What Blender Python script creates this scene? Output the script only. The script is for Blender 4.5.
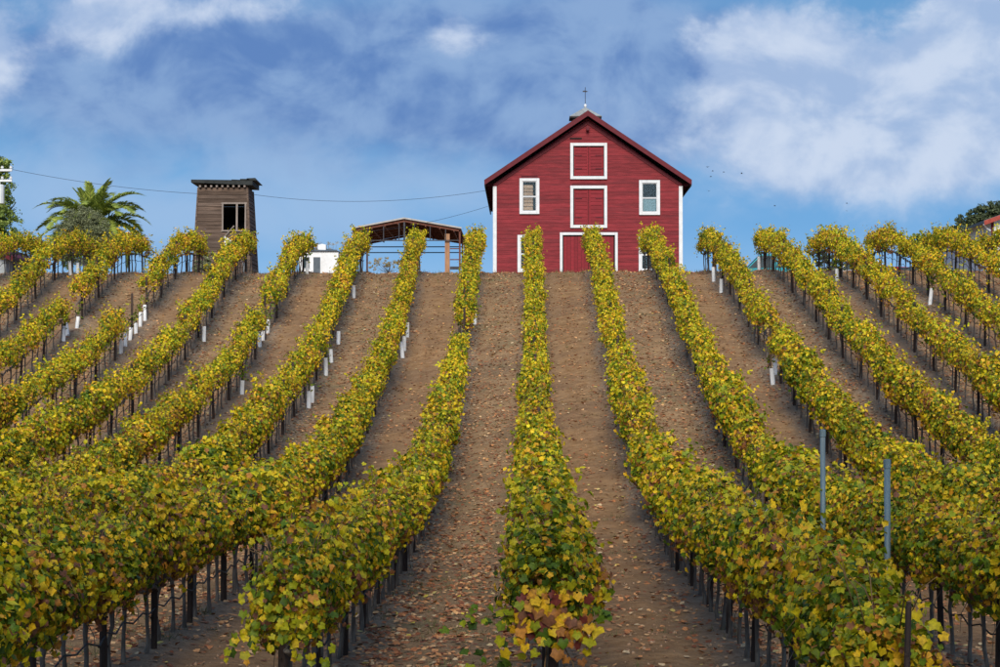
import bpy, math
import numpy as np
from mathutils import Matrix, Vector, Euler

for o in list(bpy.data.objects):
    bpy.data.objects.remove(o)
scene = bpy.context.scene
R = math.radians

# ------------------------------------------------------------------ camera, sky, sun, exposure
F = 2400.0            # focal length in photograph pixels (1000 px wide)
VX, HY = 528.0, 400.0  # pixel where the vine rows' direction (+Y) and the horizon meet
CAMZ = 3.15
cam_d = bpy.data.cameras.new('camera')
cam = bpy.data.objects.new('camera', cam_d)
scene.collection.objects.link(cam)
cam_d.sensor_width = 36.0
cam_d.lens = 36.0 * F / 1000.0
cam_d.clip_start = 0.5
cam_d.clip_end = 9000.0
cam.location = (0, 0, CAMZ)
cam.rotation_euler = (R(90) + math.atan((HY - 333.5) / F), 0, math.atan((VX - 500) / F))
scene.camera = cam

SUN_EL, SUN_AZ = R(29), R(181)        # azimuth clockwise from +Y: behind the camera, a little left
world = bpy.data.worlds.new('World')
scene.world = world
world.use_nodes = True
wt = world.node_tree
for n in list(wt.nodes):
    wt.nodes.remove(n)


def wn(kind, **kw):
    n = wt.nodes.new(kind)
    for k, v in kw.items():
        setattr(n, k, v)
    return n


def wlink(a, b):
    wt.links.new(a, b)


def wmath(op, a, b=None, c=None, clamp=False):
    n = wn('ShaderNodeMath', operation=op, use_clamp=clamp)
    for i, v in enumerate((a, b, c)):
        if v is None:
            continue
        if isinstance(v, (int, float)):
            n.inputs[i].default_value = v
        else:
            wlink(v, n.inputs[i])
    return n.outputs[0]


def wmix(f, a, b):
    n = wn('ShaderNodeMix', data_type='RGBA')
    for s, v in ((n.inputs[0], f), (n.inputs[6], a), (n.inputs[7], b)):
        if isinstance(v, (tuple, list)):
            s.default_value = (*v, 1)
        elif isinstance(v, (int, float)):
            s.default_value = v
        else:
            wlink(v, s)
    return n.outputs[2]


def wramp(v, a, b):
    n = wn('ShaderNodeMapRange', interpolation_type='SMOOTHSTEP')
    wlink(v, n.inputs[0])
    n.inputs[1].default_value = a
    n.inputs[2].default_value = b
    return n.outputs[0]


tc = wn('ShaderNodeTexCoord')
lift = wn('ShaderNodeVectorMath', operation='ADD')
lift.inputs[1].default_value = (0, 0, 0.42)
wlink(tc.outputs['Generated'], lift.inputs[0])
nrm = wn('ShaderNodeVectorMath', operation='NORMALIZE')
wlink(lift.outputs[0], nrm.inputs[0])
sky = wn('ShaderNodeTexSky', sky_type='NISHITA')
sky.sun_disc = False
sky.sun_elevation = SUN_EL
sky.sun_rotation = SUN_AZ
sky.air_density = 1.0
sky.dust_density = 0.6
sky.ozone_density = 1.6
wlink(nrm.outputs[0], sky.inputs[0])
sep = wn('ShaderNodeSeparateXYZ')
wlink(tc.outputs['Generated'], sep.inputs[0])
U, VV, YY = sep.outputs[0], sep.outputs[2], sep.outputs[1]


def wnoise(sx, sz, scale, det, off, dist=0.0, rough=0.55):
    m = wn('ShaderNodeMapping')
    m.inputs['Location'].default_value = off
    m.inputs['Scale'].default_value = (sx, sx, sz)
    wlink(tc.outputs['Generated'], m.inputs[0])
    n = wn('ShaderNodeTexNoise')
    n.inputs['Scale'].default_value = scale
    n.inputs['Detail'].default_value = det
    n.inputs['Roughness'].default_value = rough
    n.inputs['Distortion'].default_value = dist
    wlink(m.outputs[0], n.inputs[0])
    return n.outputs[0]


def wblob(px, py, rx, ry):
    """soft cloud bank around one direction of the real sky"""
    u0, v0 = (px - VX) / F, (HY - py) / F
    a = wmath('MULTIPLY', wmath('SUBTRACT', U, u0), F / rx)
    b = wmath('MULTIPLY', wmath('SUBTRACT', VV, v0), F / ry)
    d = wmath('ADD', wmath('MULTIPLY', a, a), wmath('MULTIPLY', b, b))
    return wmath('POWER', 2.718, wmath('MULTIPLY', d, -1.0))


n_mid = wnoise(1.0, 1.35, 24.0, 6, (0.4, 5.2, 2.7), 0.35, 0.55)
n_up = wnoise(1.0, 1.35, 24.0, 4, (0.396, 5.2, 2.716), 0.35, 0.55)      # the same clouds a little higher: lit tops, shaded bases
n_puff = wnoise(1.0, 1.2, 62.0, 7, (2.4, 1.2, 6.7), 0.2, 0.6)
n_soft = wnoise(1.0, 1.7, 12.0, 5, (7.7, 1.1, 0.2), 0.4)
cen = lambda n, k: wmath('MULTIPLY', wmath('SUBTRACT', n, 0.5), k)
bw0 = wmath('ADD', wmath('MULTIPLY', n_mid, 0.6), wmath('MULTIPLY', n_puff, 0.4))
relief_c = wmath('SUBTRACT', n_mid, n_up)


def blobs(lst):
    tot = None
    for px, py, rx, ry, k in lst:
        q = wmath('MULTIPLY', wblob(px, py, rx, ry), k)
        tot = q if tot is None else wmath('ADD', tot, q)
    return tot


# heaped white banks: crisp above, dissolving below
heap = blobs([(905, 115, 155, 75, 1.15), (762, 62, 60, 54, 1.0), (985, 50, 70, 80, 1.0), (820, 165, 170, 42, .8), (-2, 75, 40, 55, .85),
              (462, 40, 46, 16, .5), (100, 30, 75, 38, .55), (220, 15, 110, 24, .5)])
hv = wmath('ADD', wmath('ADD', heap, cen(n_mid, 0.75)), cen(n_puff, 0.6))
wid = wn('ShaderNodeMapRange')
wlink(VV, wid.inputs[0])
for i, q in enumerate((0.085, 0.14, 0.85, 0.46)):
    wid.inputs[i + 1].default_value = q
white = wramp(wmath('DIVIDE', wmath('SUBTRACT', hv, 0.20), wid.outputs[0]), 0.0, 1.0)
# thin veils lower down
veil = blobs([(275, 150, 60, 45, .6), (70, 190, 130, 55, .7), (400, 185, 150, 50, .7), (200, 225, 220, 36, .6), (640, 120, 120, 60, .4),
              (720, 170, 90, 60, .5)])
veil = wramp(wmath('ADD', wmath('ADD', veil, cen(n_mid, 0.9)), cen(bw0, 0.5)), 0.10, 0.95)
# thicker blue-grey sheet high up, continuing overhead
sheet = blobs([(300, 75, 420, 72, 1.1), (600, 80, 170, 75, .95)])
sheet = wmath('MAXIMUM', sheet, wmath('MULTIPLY', wramp(VV, 0.15, 0.30), 0.8))
grey = wramp(wmath('ADD', wmath('ADD', sheet, cen(n_soft, 0.8)), cen(bw0, 0.8)), 0.0, 0.75)
low = wramp(VV, 0.075, 0.045)                 # pale air just above the hill line
col = sky.outputs[0]
tint = wn('ShaderNodeMix', data_type='RGBA', blend_type='MULTIPLY')
tint.inputs[0].default_value = 1.0
wlink(col, tint.inputs[6])
tint.inputs[7].default_value = (0.66, 0.96, 1.02, 1)
col = tint.outputs[2]
SKY = 0.105
EXPO = 2 ** 0.78
cl = lambda r, g, b: (r / SKY / EXPO, g / SKY / EXPO, b / SKY / EXPO)
col = wmix(wmath('MULTIPLY', low, 0.40), col, cl(0.42, 0.62, 0.86))
col = wmix(wmath('MULTIPLY', veil, 0.75), col, cl(0.36, 0.53, 0.78))
tone = wramp(wmath('ADD', wmath('ADD', wmath('MULTIPLY', n_mid, 0.5), wmath('MULTIPLY', n_soft, 0.5)), wmath('MULTIPLY', relief_c, 0.8)), 0.28, 0.70)
col = wmix(wmath('MULTIPLY', grey, 0.90), col, wmix(tone, cl(0.115, 0.225, 0.51), cl(0.26, 0.40, 0.66)))
shade = wramp(wmath('ADD', wmath('ADD', wmath('MULTIPLY', n_soft, 0.35), wmath('MULTIPLY', bw0, 0.65)), wmath('MULTIPLY', relief_c, 1.0)), 0.28, 0.72)
col = wmix(wmath('MULTIPLY', white, 0.92), col, wmix(shade, cl(0.37, 0.50, 0.74), cl(0.62, 0.71, 0.87)))
bg = wn('ShaderNodeBackground')
bg.inputs[1].default_value = SKY
wlink(col, bg.inputs[0])
wo = wn('ShaderNodeOutputWorld')
wlink(bg.outputs[0], wo.inputs[0])

sun_d = bpy.data.lights.new('sun', 'SUN')
sun_d.energy = 2.5
sun_d.angle = R(24)
sun_d.color = (1.0, 0.93, 0.82)
sun = bpy.data.objects.new('sun', sun_d)
scene.collection.objects.link(sun)
sdir = Vector((math.sin(SUN_AZ) * math.cos(SUN_EL), math.cos(SUN_AZ) * math.cos(SUN_EL), math.sin(SUN_EL)))
sun.rotation_euler = sdir.to_track_quat('Z', 'Y').to_euler()
sun.location = (0, -20, 40)

scene.view_settings.view_transform = 'Standard'
scene.view_settings.look = 'None'
scene.view_settings.gamma = 1.0
scene.view_settings.exposure = 0.78
scene.render.engine = 'CYCLES'
scene.cycles.max_bounces = 5
scene.cycles.diffuse_bounces = 3
scene.cycles.glossy_bounces = 2
scene.cycles.transmission_bounces = 3
scene.cycles.transparent_max_bounces = 8

# ------------------------------------------------------------------ helpers
COL = scene.collection
rng = np.random.default_rng(11)


def W(px, py, D):
    s = F / D
    return Vector(((px - VX) / s, D, CAMZ + (HY - py) / s))


def tag(o, label=None, cat=None, group=None, kind=None):
    if label:
        o['label'] = label
    if cat:
        o['category'] = cat
    if group:
        o['group'] = group
    if kind:
        o['kind'] = kind
    return o


def empty(name, loc, label, cat, group=None, rz=0.0):
    o = bpy.data.objects.new(name, None)
    COL.objects.link(o)
    o.location = loc
    o.rotation_euler = (0, 0, rz)
    o.empty_display_size = 0.2
    return tag(o, label, cat, group)


def link(name, me, parent=None, loc=(0, 0, 0), rot=(0, 0, 0), scale=(1, 1, 1)):
    o = bpy.data.objects.new(name, me)
    COL.objects.link(o)
    o.parent = parent
    o.location = loc
    o.rotation_euler = rot
    o.scale = scale
    return o


class MB:
    """collects polygons for one mesh"""

    def __init__(self):
        self.v, self.f, self.m = [], [], []

    def poly(self, pts, m=0):
        b = len(self.v)
        self.v += [tuple(p) for p in pts]
        self.f.append(tuple(range(b, b + len(pts))))
        self.m.append(m)

    def hexa(self, p, m=0):
        """8 points: bottom ring ccw then top ring ccw"""
        b = len(self.v)
        self.v += [tuple(q) for q in p]
        for f in ((3, 2, 1, 0), (4, 5, 6, 7), (0, 1, 5, 4), (1, 2, 6, 5), (2, 3, 7, 6), (3, 0, 4, 7)):
            self.f.append(tuple(b + i for i in f))
            self.m.append(m)
        return self

    def box(self, x0, x1, y0, y1, z0, z1, m=0):
        self.hexa([(x0, y0, z0), (x1, y0, z0), (x1, y1, z0), (x0, y1, z0),
                   (x0, y0, z1), (x1, y0, z1), (x1, y1, z1), (x0, y1, z1)], m)
        return self

    def prism(self, pts, y0, y1, m=0):
        """outline in x,z (ccw seen from -y) extruded along y"""
        n = len(pts)
        b = len(self.v)
        self.v += [(x, y0, z) for x, z in pts] + [(x, y1, z) for x, z in pts]
        self.f.append(tuple(b + i for i in range(n)))
        self.f.append(tuple(b + n + i for i in reversed(range(n))))
        for i in range(n):
            j = (i + 1) % n
            self.f.append((b + j, b + i, b + n + i, b + n + j))
        self.m += [m] * (n + 2)
        return self

    def tube(self, path, rad, n=6, m=0, cap=True):
        path = [Vector(p) for p in path]
        if not isinstance(rad, (list, tuple, np.ndarray)):
            rad = [rad] * len(path)
        rings = []
        ref = Vector((0.31, 0.2, 0.93))
        for i, p in enumerate(path):
            t = (path[min(i + 1, len(path) - 1)] - path[max(i - 1, 0)]).normalized()
            a = t.cross(ref)
            if a.length < 0.05:
                a = t.cross(Vector((1, 0, 0)))
            a.normalize()
            c = t.cross(a)
            b = len(self.v)
            for k in range(n):
                th = 2 * math.pi * k / n
                q = p + (a * math.cos(th) + c * math.sin(th)) * rad[i]
                self.v.append(tuple(q))
            rings.append(b)
        for i in range(len(path) - 1):
            for k in range(n):
                k2 = (k + 1) % n
                self.f.append((rings[i] + k, rings[i] + k2, rings[i + 1] + k2, rings[i + 1] + k))
                self.m.append(m)
        if cap:
            self.f.append(tuple(rings[0] + k for k in reversed(range(n))))
            self.f.append(tuple(rings[-1] + k for k in range(n)))
            self.m += [m, m]
        return self

    def mesh(self, name, mats, smooth=False):
        me = bpy.data.meshes.new(name)
        me.from_pydata(self.v, [], self.f)
        for mt in (mats if isinstance(mats, (list, tuple)) else [mats]):
            me.materials.append(mt)
        if any(self.m):
            me.polygons.foreach_set('material_index', self.m)
        if smooth:
            me.polygons.foreach_set('use_smooth', [True] * len(self.f))
        me.update()
        return me

    def build(self, name, mats, parent=None, loc=(0, 0, 0), rot=(0, 0, 0), smooth=False):
        return link(name, self.mesh(name, mats, smooth), parent, loc, rot)


def bevel(o, w=0.01, seg=1):
    b = o.modifiers.new('edge', 'BEVEL')
    b.width = w
    b.segments = seg
    b.limit_method = 'ANGLE'
    return o


def tri_mesh(name, V, T, mats, col=None, mi=None):
    me = bpy.data.meshes.new(name)
    V = np.asarray(V, np.float32)
    T = np.asarray(T, np.int32)
    me.vertices.add(len(V))
    me.vertices.foreach_set('co', V.ravel())
    me.loops.add(T.size)
    me.loops.foreach_set('vertex_index', T.ravel())
    me.polygons.add(len(T))
    me.polygons.foreach_set('loop_start', np.arange(0, T.size, 3, dtype=np.int32))
    for mt in (mats if isinstance(mats, (list, tuple)) else [mats]):
        me.materials.append(mt)
    if mi is not None:
        me.polygons.foreach_set('material_index', np.asarray(mi, np.int32))
    if col is not None:
        a = me.color_attributes.new('col', 'FLOAT_COLOR', 'POINT')
        c = np.ones((len(V), 4), np.float32)
        c[:, :3] = col
        a.data.foreach_set('color', c.ravel())
    me.update(calc_edges=True)
    me.validate()
    return me


# ------------------------------------------------------------------ materials
def newmat(name):
    m = bpy.data.materials.new(name)
    m.use_nodes = True
    nt = m.node_tree
    return m, nt, nt.nodes['Principled BSDF']


def surf(name, c1, c2, rough=0.8, scale=6.0, stretch=(1, 1, 1), bump=0.2, dirt=None, dirt_amt=0.35, rnd=0.0, spec=0.3,
         metal=0.0, det=6):
    m, nt, b = newmat(name)
    tcn = nt.nodes.new('ShaderNodeTexCoord')
    mp = nt.nodes.new('ShaderNodeMapping')
    mp.inputs['Scale'].default_value = stretch
    nt.links.new(tcn.outputs['Object'], mp.inputs[0])
    src = mp.outputs[0]
    info = nt.nodes.new('ShaderNodeObjectInfo')
    addv = nt.nodes.new('ShaderNodeVectorMath')
    addv.operation = 'ADD'
    nt.links.new(src, addv.inputs[0])
    mul = nt.nodes.new('ShaderNodeMath')
    mul.operation = 'MULTIPLY'
    mul.inputs[1].default_value = 37.0
    nt.links.new(info.outputs['Random'], mul.inputs[0])
    nt.links.new(mul.outputs[0], addv.inputs[1])
    ns = nt.nodes.new('ShaderNodeTexNoise')
    ns.inputs['Scale'].default_value = scale
    ns.inputs['Detail'].default_value = det
    ns.inputs['Roughness'].default_value = 0.62
    nt.links.new(addv.outputs[0], ns.inputs[0])
    rp = nt.nodes.new('ShaderNodeMapRange')
    rp.inputs[1].default_value = 0.32
    rp.inputs[2].default_value = 0.68
    nt.links.new(ns.outputs[0], rp.inputs[0])
    mx = nt.nodes.new('ShaderNodeMix')
    mx.data_type = 'RGBA'
    mx.inputs[6].default_value = (*c1, 1)
    mx.inputs[7].default_value = (*c2, 1)
    nt.links.new(rp.outputs[0], mx.inputs[0])
    out = mx.outputs[2]
    if dirt:
        n2 = nt.nodes.new('ShaderNodeTexNoise')
        n2.inputs['Scale'].default_value = scale * 0.23
        n2.inputs['Detail'].default_value = 8
        nt.links.new(addv.outputs[0], n2.inputs[0])
        r2 = nt.nodes.new('ShaderNodeMapRange')
        r2.inputs[1].default_value = 0.48
        r2.inputs[2].default_value = 0.75
        r2.inputs[4].default_value = dirt_amt
        nt.links.new(n2.outputs[0], r2.inputs[0])
        m2 = nt.nodes.new('ShaderNodeMix')
        m2.data_type = 'RGBA'
        nt.links.new(r2.outputs[0], m2.inputs[0])
        nt.links.new(out, m2.inputs[6])
        m2.inputs[7].default_value = (*dirt, 1)
        out = m2.outputs[2]
    if rnd:
        hs = nt.nodes.new('ShaderNodeHueSaturation')
        r3 = nt.nodes.new('ShaderNodeMapRange')
        r3.inputs[3].default_value = 1 - rnd
        r3.inputs[4].default_value = 1 + rnd
        nt.links.new(info.outputs['Random'], r3.inputs[0])
        nt.links.new(r3.outputs[0], hs.inputs['Value'])
        nt.links.new(out, hs.inputs['Color'])
        out = hs.outputs[0]
    nt.links.new(out, b.inputs['Base Color'])
    b.inputs['Roughness'].default_value = rough
    b.inputs['Specular IOR Level'].default_value = spec
    b.inputs['Metallic'].default_value = metal
    if bump:
        bp = nt.nodes.new('ShaderNodeBump')
        bp.inputs['Strength'].default_value = bump
        bp.inputs['Distance'].default_value = 0.02
        nt.links.new(ns.outputs[0], bp.inputs['Height'])
        nt.links.new(bp.outputs[0], b.inputs['Normal'])
    return m


def leafmat(name, trans=0.32, rough=0.5, rnd=0.12):
    m, nt, b = newmat(name)
    at = nt.nodes.new('ShaderNodeAttribute')
    at.attribute_name = 'col'
    info = nt.nodes.new('ShaderNodeObjectInfo')
    hs = nt.nodes.new('ShaderNodeHueSaturation')
    r3 = nt.nodes.new('ShaderNodeMapRange')
    r3.inputs[3].default_value = 1 - rnd
    r3.inputs[4].default_value = 1 + rnd
    nt.links.new(info.outputs['Random'], r3.inputs[0])
    nt.links.new(r3.outputs[0], hs.inputs['Value'])
    ns = nt.nodes.new('ShaderNodeTexNoise')
    ns.inputs['Scale'].default_value = 35.0
    ns.inputs['Detail'].default_value = 3.0
    tcn = nt.nodes.new('ShaderNodeTexCoord')
    nt.links.new(tcn.outputs['Object'], ns.inputs[0])
    mr = nt.nodes.new('ShaderNodeMapRange')
    mr.inputs[1].default_value = 0.3
    mr.inputs[2].default_value = 0.7
    mr.inputs[3].default_value = 0.72
    mr.inputs[4].default_value = 1.22
    nt.links.new(ns.outputs[0], mr.inputs[0])
    mu = nt.nodes.new('ShaderNodeVectorMath')
    mu.operation = 'SCALE'
    nt.links.new(at.outputs['Color'], mu.inputs[0])
    nt.links.new(mr.outputs[0], mu.inputs['Scale'])
    nt.links.new(mu.outputs[0], hs.inputs['Color'])
    nt.links.new(hs.outputs[0], b.inputs['Base Color'])
    b.inputs['Roughness'].default_value = rough
    b.inputs['Specular IOR Level'].default_value = 0.25
    tr = nt.nodes.new('ShaderNodeBsdfTranslucent')
    nt.links.new(hs.outputs[0], tr.inputs[0])
    mx = nt.nodes.new('ShaderNodeMixShader')
    mx.inputs[0].default_value = trans
    nt.links.new(b.outputs[0], mx.inputs[1])
    nt.links.new(tr.outputs[0], mx.inputs[2])
    nt.links.new(mx.outputs[0], nt.nodes['Material Output'].inputs[0])
    return m


def glassmat(name, tintc, clear=0.55):
    m, nt, b = newmat(name)
    tr = nt.nodes.new('ShaderNodeBsdfTransparent')
    tr.inputs[0].default_value = (*tintc, 1)
    gl = nt.nodes.new('ShaderNodeBsdfGlossy')
    gl.inputs['Roughness'].default_value = 0.15
    gl.inputs[0].default_value = (0.8, 0.85, 0.9, 1)
    mx = nt.nodes.new('ShaderNodeMixShader')
    mx.inputs[0].default_value = 1 - clear
    nt.links.new(tr.outputs[0], mx.inputs[1])
    nt.links.new(gl.outputs[0], mx.inputs[2])
    nt.links.new(mx.outputs[0], nt.nodes['Material Output'].inputs[0])
    return m


M = {}
M['vine_leaf'] = leafmat('vine_leaf', 0.22, 0.55, 0.12)
M['litter'] = leafmat('leaf_litter', 0.0, 0.8, 0.0)
M['tree_leaf'] = leafmat('tree_leaf', 0.2, 0.55, 0.05)
M['bark'] = surf('vine_bark', (0.075, 0.06, 0.05), (0.23, 0.20, 0.17), 0.95, 14, (1, 1, 0.25), 0.6)
M['tree_bark'] = surf('tree_bark', (0.06, 0.045, 0.032), (0.15, 0.11, 0.08), 0.95, 8, (1, 1, 0.3), 0.6)
M['cane'] = surf('cane', (0.13, 0.07, 0.03), (0.26, 0.16, 0.07), 0.8, 10, bump=0.1)
M['post'] = surf('post_wood', (0.022, 0.014, 0.011), (0.07, 0.046, 0.036), 0.85, 9, (1, 1, 0.15), 0.5, rnd=0.25)
M['tube'] = surf('grow_tube', (0.76, 0.79, 0.80), (0.86, 0.87, 0.87), 0.6, 6, bump=0.05, dirt=(0.4, 0.36, 0.3))
M['hose'] = surf('drip_hose', (0.012, 0.012, 0.013), (0.03, 0.03, 0.03), 0.6, 5, bump=0)
M['galv'] = surf('galvanised_steel', (0.07, 0.115, 0.14), (0.13, 0.19, 0.22), 0.55, 9, (1, 1, 0.3), 0.1,
                 dirt=(0.2, 0.17, 0.14), dirt_amt=0.4)
M['red'] = surf('barn_red', (0.135, 0.011, 0.016), (0.265, 0.026, 0.033), 0.75, 5, (0.35, 1, 3), 0.25,
                dirt=(0.095, 0.016, 0.020), dirt_amt=0.65, rnd=0.15)
M['red_trim'] = surf('barn_red_trim', (0.088, 0.008, 0.014), (0.13, 0.012, 0.019), 0.7, 6, bump=0.15, rnd=0.06)
M['red_door'] = surf('barn_red_door', (0.165, 0.011, 0.017), (0.235, 0.017, 0.025), 0.75, 6, (0.4, 1, 2), 0.25, rnd=0.12)
M['white'] = surf('white_paint', (0.56, 0.58, 0.60), (0.68, 0.69, 0.70), 0.6, 5, bump=0.08, dirt=(0.5, 0.46, 0.42),
                  dirt_amt=0.25)
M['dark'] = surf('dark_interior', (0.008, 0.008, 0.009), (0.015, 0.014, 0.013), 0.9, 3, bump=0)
M['roof_dark'] = surf('roof_dark', (0.03, 0.026, 0.028), (0.06, 0.05, 0.05), 0.8, 7, bump=0.3)
M['roof_grey'] = surf('roof_grey', (0.22, 0.24, 0.24), (0.36, 0.38, 0.37), 0.6, 6, bump=0.2, dirt=(0.16, 0.13, 0.1))
M['blind'] = surf('window_blind', (0.42, 0.19, 0.10), (0.62, 0.34, 0.20), 0.7, 8, (0.3, 1, 3), 0.1, rnd=0.18)
M['curtain'] = surf('curtain', (0.24, 0.30, 0.30), (0.36, 0.42, 0.42), 0.8, 6, (4, 1, 0.5), 0.2)
M['glass'] = glassmat('window_glass', (0.85, 0.92, 0.95), 0.95)
M['plank'] = surf('weathered_plank', (0.042, 0.027, 0.019), (0.155, 0.105, 0.078), 0.9, 5, (0.22, 1, 4), 0.5,
                  dirt=(0.17, 0.135, 0.115), dirt_amt=0.35, rnd=0.32)
M['plank_lite'] = surf('grey_plank', (0.16, 0.13, 0.11), (0.30, 0.25, 0.22), 0.9, 6, (3, 1, 0.3), 0.4)
M['tar'] = surf('tar_roof', (0.012, 0.015, 0.015), (0.03, 0.034, 0.033), 0.75, 6, bump=0.3)
M['steel_red'] = surf('rusty_red_steel', (0.085, 0.025, 0.016), (0.17, 0.06, 0.035), 0.7, 6, bump=0.2)
M['steel_dark'] = surf('dark_steel', (0.02, 0.022, 0.03), (0.05, 0.05, 0.06), 0.6, 6, bump=0.1)
M['sheet'] = surf('rusty_sheet', (0.26, 0.17, 0.14), (0.42, 0.31, 0.26), 0.6, 4, (1, 0.3, 1), 0.15, rnd=0.2)
M['sheet_edge'] = surf('sheet_edge', (0.30, 0.29, 0.28), (0.44, 0.42, 0.40), 0.5, 6, bump=0.1)
M['timber'] = surf('new_timber', (0.27, 0.13, 0.07), (0.42, 0.23, 0.125), 0.8, 7, (2, 2, 0.2), 0.3)
M['stucco'] = surf('white_wall', (0.66, 0.68, 0.70), (0.78, 0.79, 0.80), 0.8, 7, bump=0.1, dirt=(0.5, 0.48, 0.45))
M['slate'] = surf('slate_roof', (0.06, 0.075, 0.085), (0.12, 0.14, 0.15), 0.7, 8, bump=0.2)
M['grey_door'] = surf('grey_door', (0.06, 0.08, 0.10), (0.10, 0.12, 0.14), 0.6, 5, bump=0.1)
M['tile_red'] = surf('red_roof', (0.24, 0.035, 0.025), (0.36, 0.07, 0.045), 0.75, 8, bump=0.3, rnd=0.15)
M['grey_soffit'] = surf('grey_soffit', (0.30, 0.33, 0.34), (0.42, 0.44, 0.45), 0.8, 5, bump=0.1)
M['rubber'] = surf('rubber', (0.012, 0.012, 0.012), (0.03, 0.03, 0.03), 0.8, 5, bump=0)
M['chrome'] = surf('wheel_alloy', (0.35, 0.36, 0.37), (0.5, 0.5, 0.5), 0.35, 5, bump=0, metal=0.7)
M['car_glass'] = surf('car_glass', (0.015, 0.03, 0.04), (0.03, 0.05, 0.06), 0.5, 2, bump=0, spec=0.12)
M['lamp_red'] = surf('tail_lamp', (0.45, 0.01, 0.01), (0.5, 0.02, 0.02), 0.3, 3, bump=0)
M['lamp_clear'] = surf('head_lamp', (0.6, 0.62, 0.64), (0.7, 0.72, 0.73), 0.2, 3, bump=0)
M['bird'] = surf('bird_feather', (0.012, 0.012, 0.014), (0.03, 0.03, 0.03), 0.8, 5, bump=0)
M['clod'] = surf('soil_clod', (0.26, 0.15, 0.09), (0.42, 0.28, 0.18), 0.95, 1.3, bump=0.3)
for nm, c in (('teal', (0.02, 0.24, 0.28)), ('carwhite', (0.62, 0.66, 0.70)), ('carblack', (0.012, 0.013, 0.016)),
              ('carred', (0.33, 0.012, 0.014))):
    mm = surf('paint_' + nm, c, tuple(x * 1.08 for x in c), 0.6, 3, bump=0, spec=0.2)
    mm.node_tree.nodes['Principled BSDF'].inputs['Coat Weight'].default_value = 0.0
    M[nm] = mm

# ------------------------------------------------------------------ terrain
ROW_S, ROW_1 = 2.44, 0.22
FLAT, PLAT = 0.0, 8.60
PLy = np.array([-400, 44, 50, 56, 62, 70, 74.3, 77.4, 81, 83.6, 85.7, 87.3, 94.1, 97.5, 100, 102.5, 106, 4000])
PLz = np.array([0.0, 0.0, 0.12, 0.5, 1.15, 2.15, 2.81, 3.2, 3.93, 4.51, 5.0, 5.33, 7.08, 8.0, 8.42, 8.58, 8.60, 8.60])
PRy = np.array([-400, 38, 42, 48, 53.3, 56.9, 60, 63.8, 68.6, 72, 75.7, 79.5, 87.3, 90.5, 94.1, 97.5, 99.5, 103, 4000])
PRz = np.array([0.0, 0.0, 0.05, 0.27, 0.65, 1.18, 1.67, 2.1, 3.12, 3.65, 4.3, 5.05, 6.61, 7.19, 7.75, 8.3, 8.52, 8.60, 8.60])


def smooth(t):
    t = np.clip(t, 0, 1)
    return t * t * (3 - 2 * t)


def g(x, y):
    x = np.asarray(x, float)
    y = np.asarray(y, float)
    acc = 0
    for d in (-1.6, -0.8, 0, 0.8, 1.6):          # rounds the profile's corners
        w = smooth((x + 5.5) / 11.0)
        acc = acc + (1 - w) * np.interp(y + d, PLy, PLz) + w * np.interp(y + d, PRy, PRz)
    return acc / 5


def vnoise(x, y, seed, scale):
    """cheap value noise"""
    r = np.random.default_rng(seed).random((64, 64))
    xs, ys = np.asarray(x) / scale, np.asarray(y) / scale
    xi, yi = np.floor(xs).astype(int), np.floor(ys).astype(int)
    fx, fy = smooth(xs - xi), smooth(ys - yi)
    q = lambda a, b: r[a % 64, b % 64]
    return (q(xi, yi) * (1 - fx) + q(xi + 1, yi) * fx) * (1 - fy) + (q(xi, yi + 1) * (1 - fx) + q(xi + 1, yi + 1) * fx) * fy


def row_off(x):
    """signed distance to the nearest vine row"""
    a = (np.asarray(x) - ROW_1) / ROW_S
    return (a - np.round(a)) * ROW_S


def relief(x, y):
    d = np.abs(row_off(x))
    berm = 0.06 * np.exp(-(d / 0.32) ** 2)
    rut = -0.035 * np.exp(-((d - 0.62) / 0.16) ** 2)
    n = (vnoise(x, y, 1, 0.9) - .5) * 0.06 + (vnoise(x, y, 2, 0.33) - .5) * 0.045 + (vnoise(x, y, 5, 3.1) - .5) * 0.08
    inside = ((np.asarray(y) < 105) & (np.abs(x) < 40))
    return (berm + rut + n) * inside


xs = np.concatenate([[-2500, -1200, -600, -300, -150, -80, -50, -38, -30], np.arange(-27, 29.01, 0.2),
                     [32, 40, 52, 80, 150, 300, 600, 1200, 2500]])
ys = np.concatenate([[-400, -150, -60, -20, 0, 8, 14, 18, 21], np.arange(23, 107.01, 0.22),
                     [109, 114, 122, 135, 155, 190, 260, 400, 800, 1600, 3500]])
GX, GY = np.meshgrid(xs, ys)
GZ = g(GX, GY) + relief(GX, GY)
nx, ny = len(xs), len(ys)
V = np.stack([GX.ravel(), GY.ravel(), GZ.ravel()], 1)
ii = (np.arange(ny - 1)[:, None] * nx + np.arange(nx - 1)[None, :]).ravel()
T = np.concatenate([np.stack([ii, ii + 1, ii + nx + 1], 1), np.stack([ii, ii + nx + 1, ii + nx], 1)])


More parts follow.
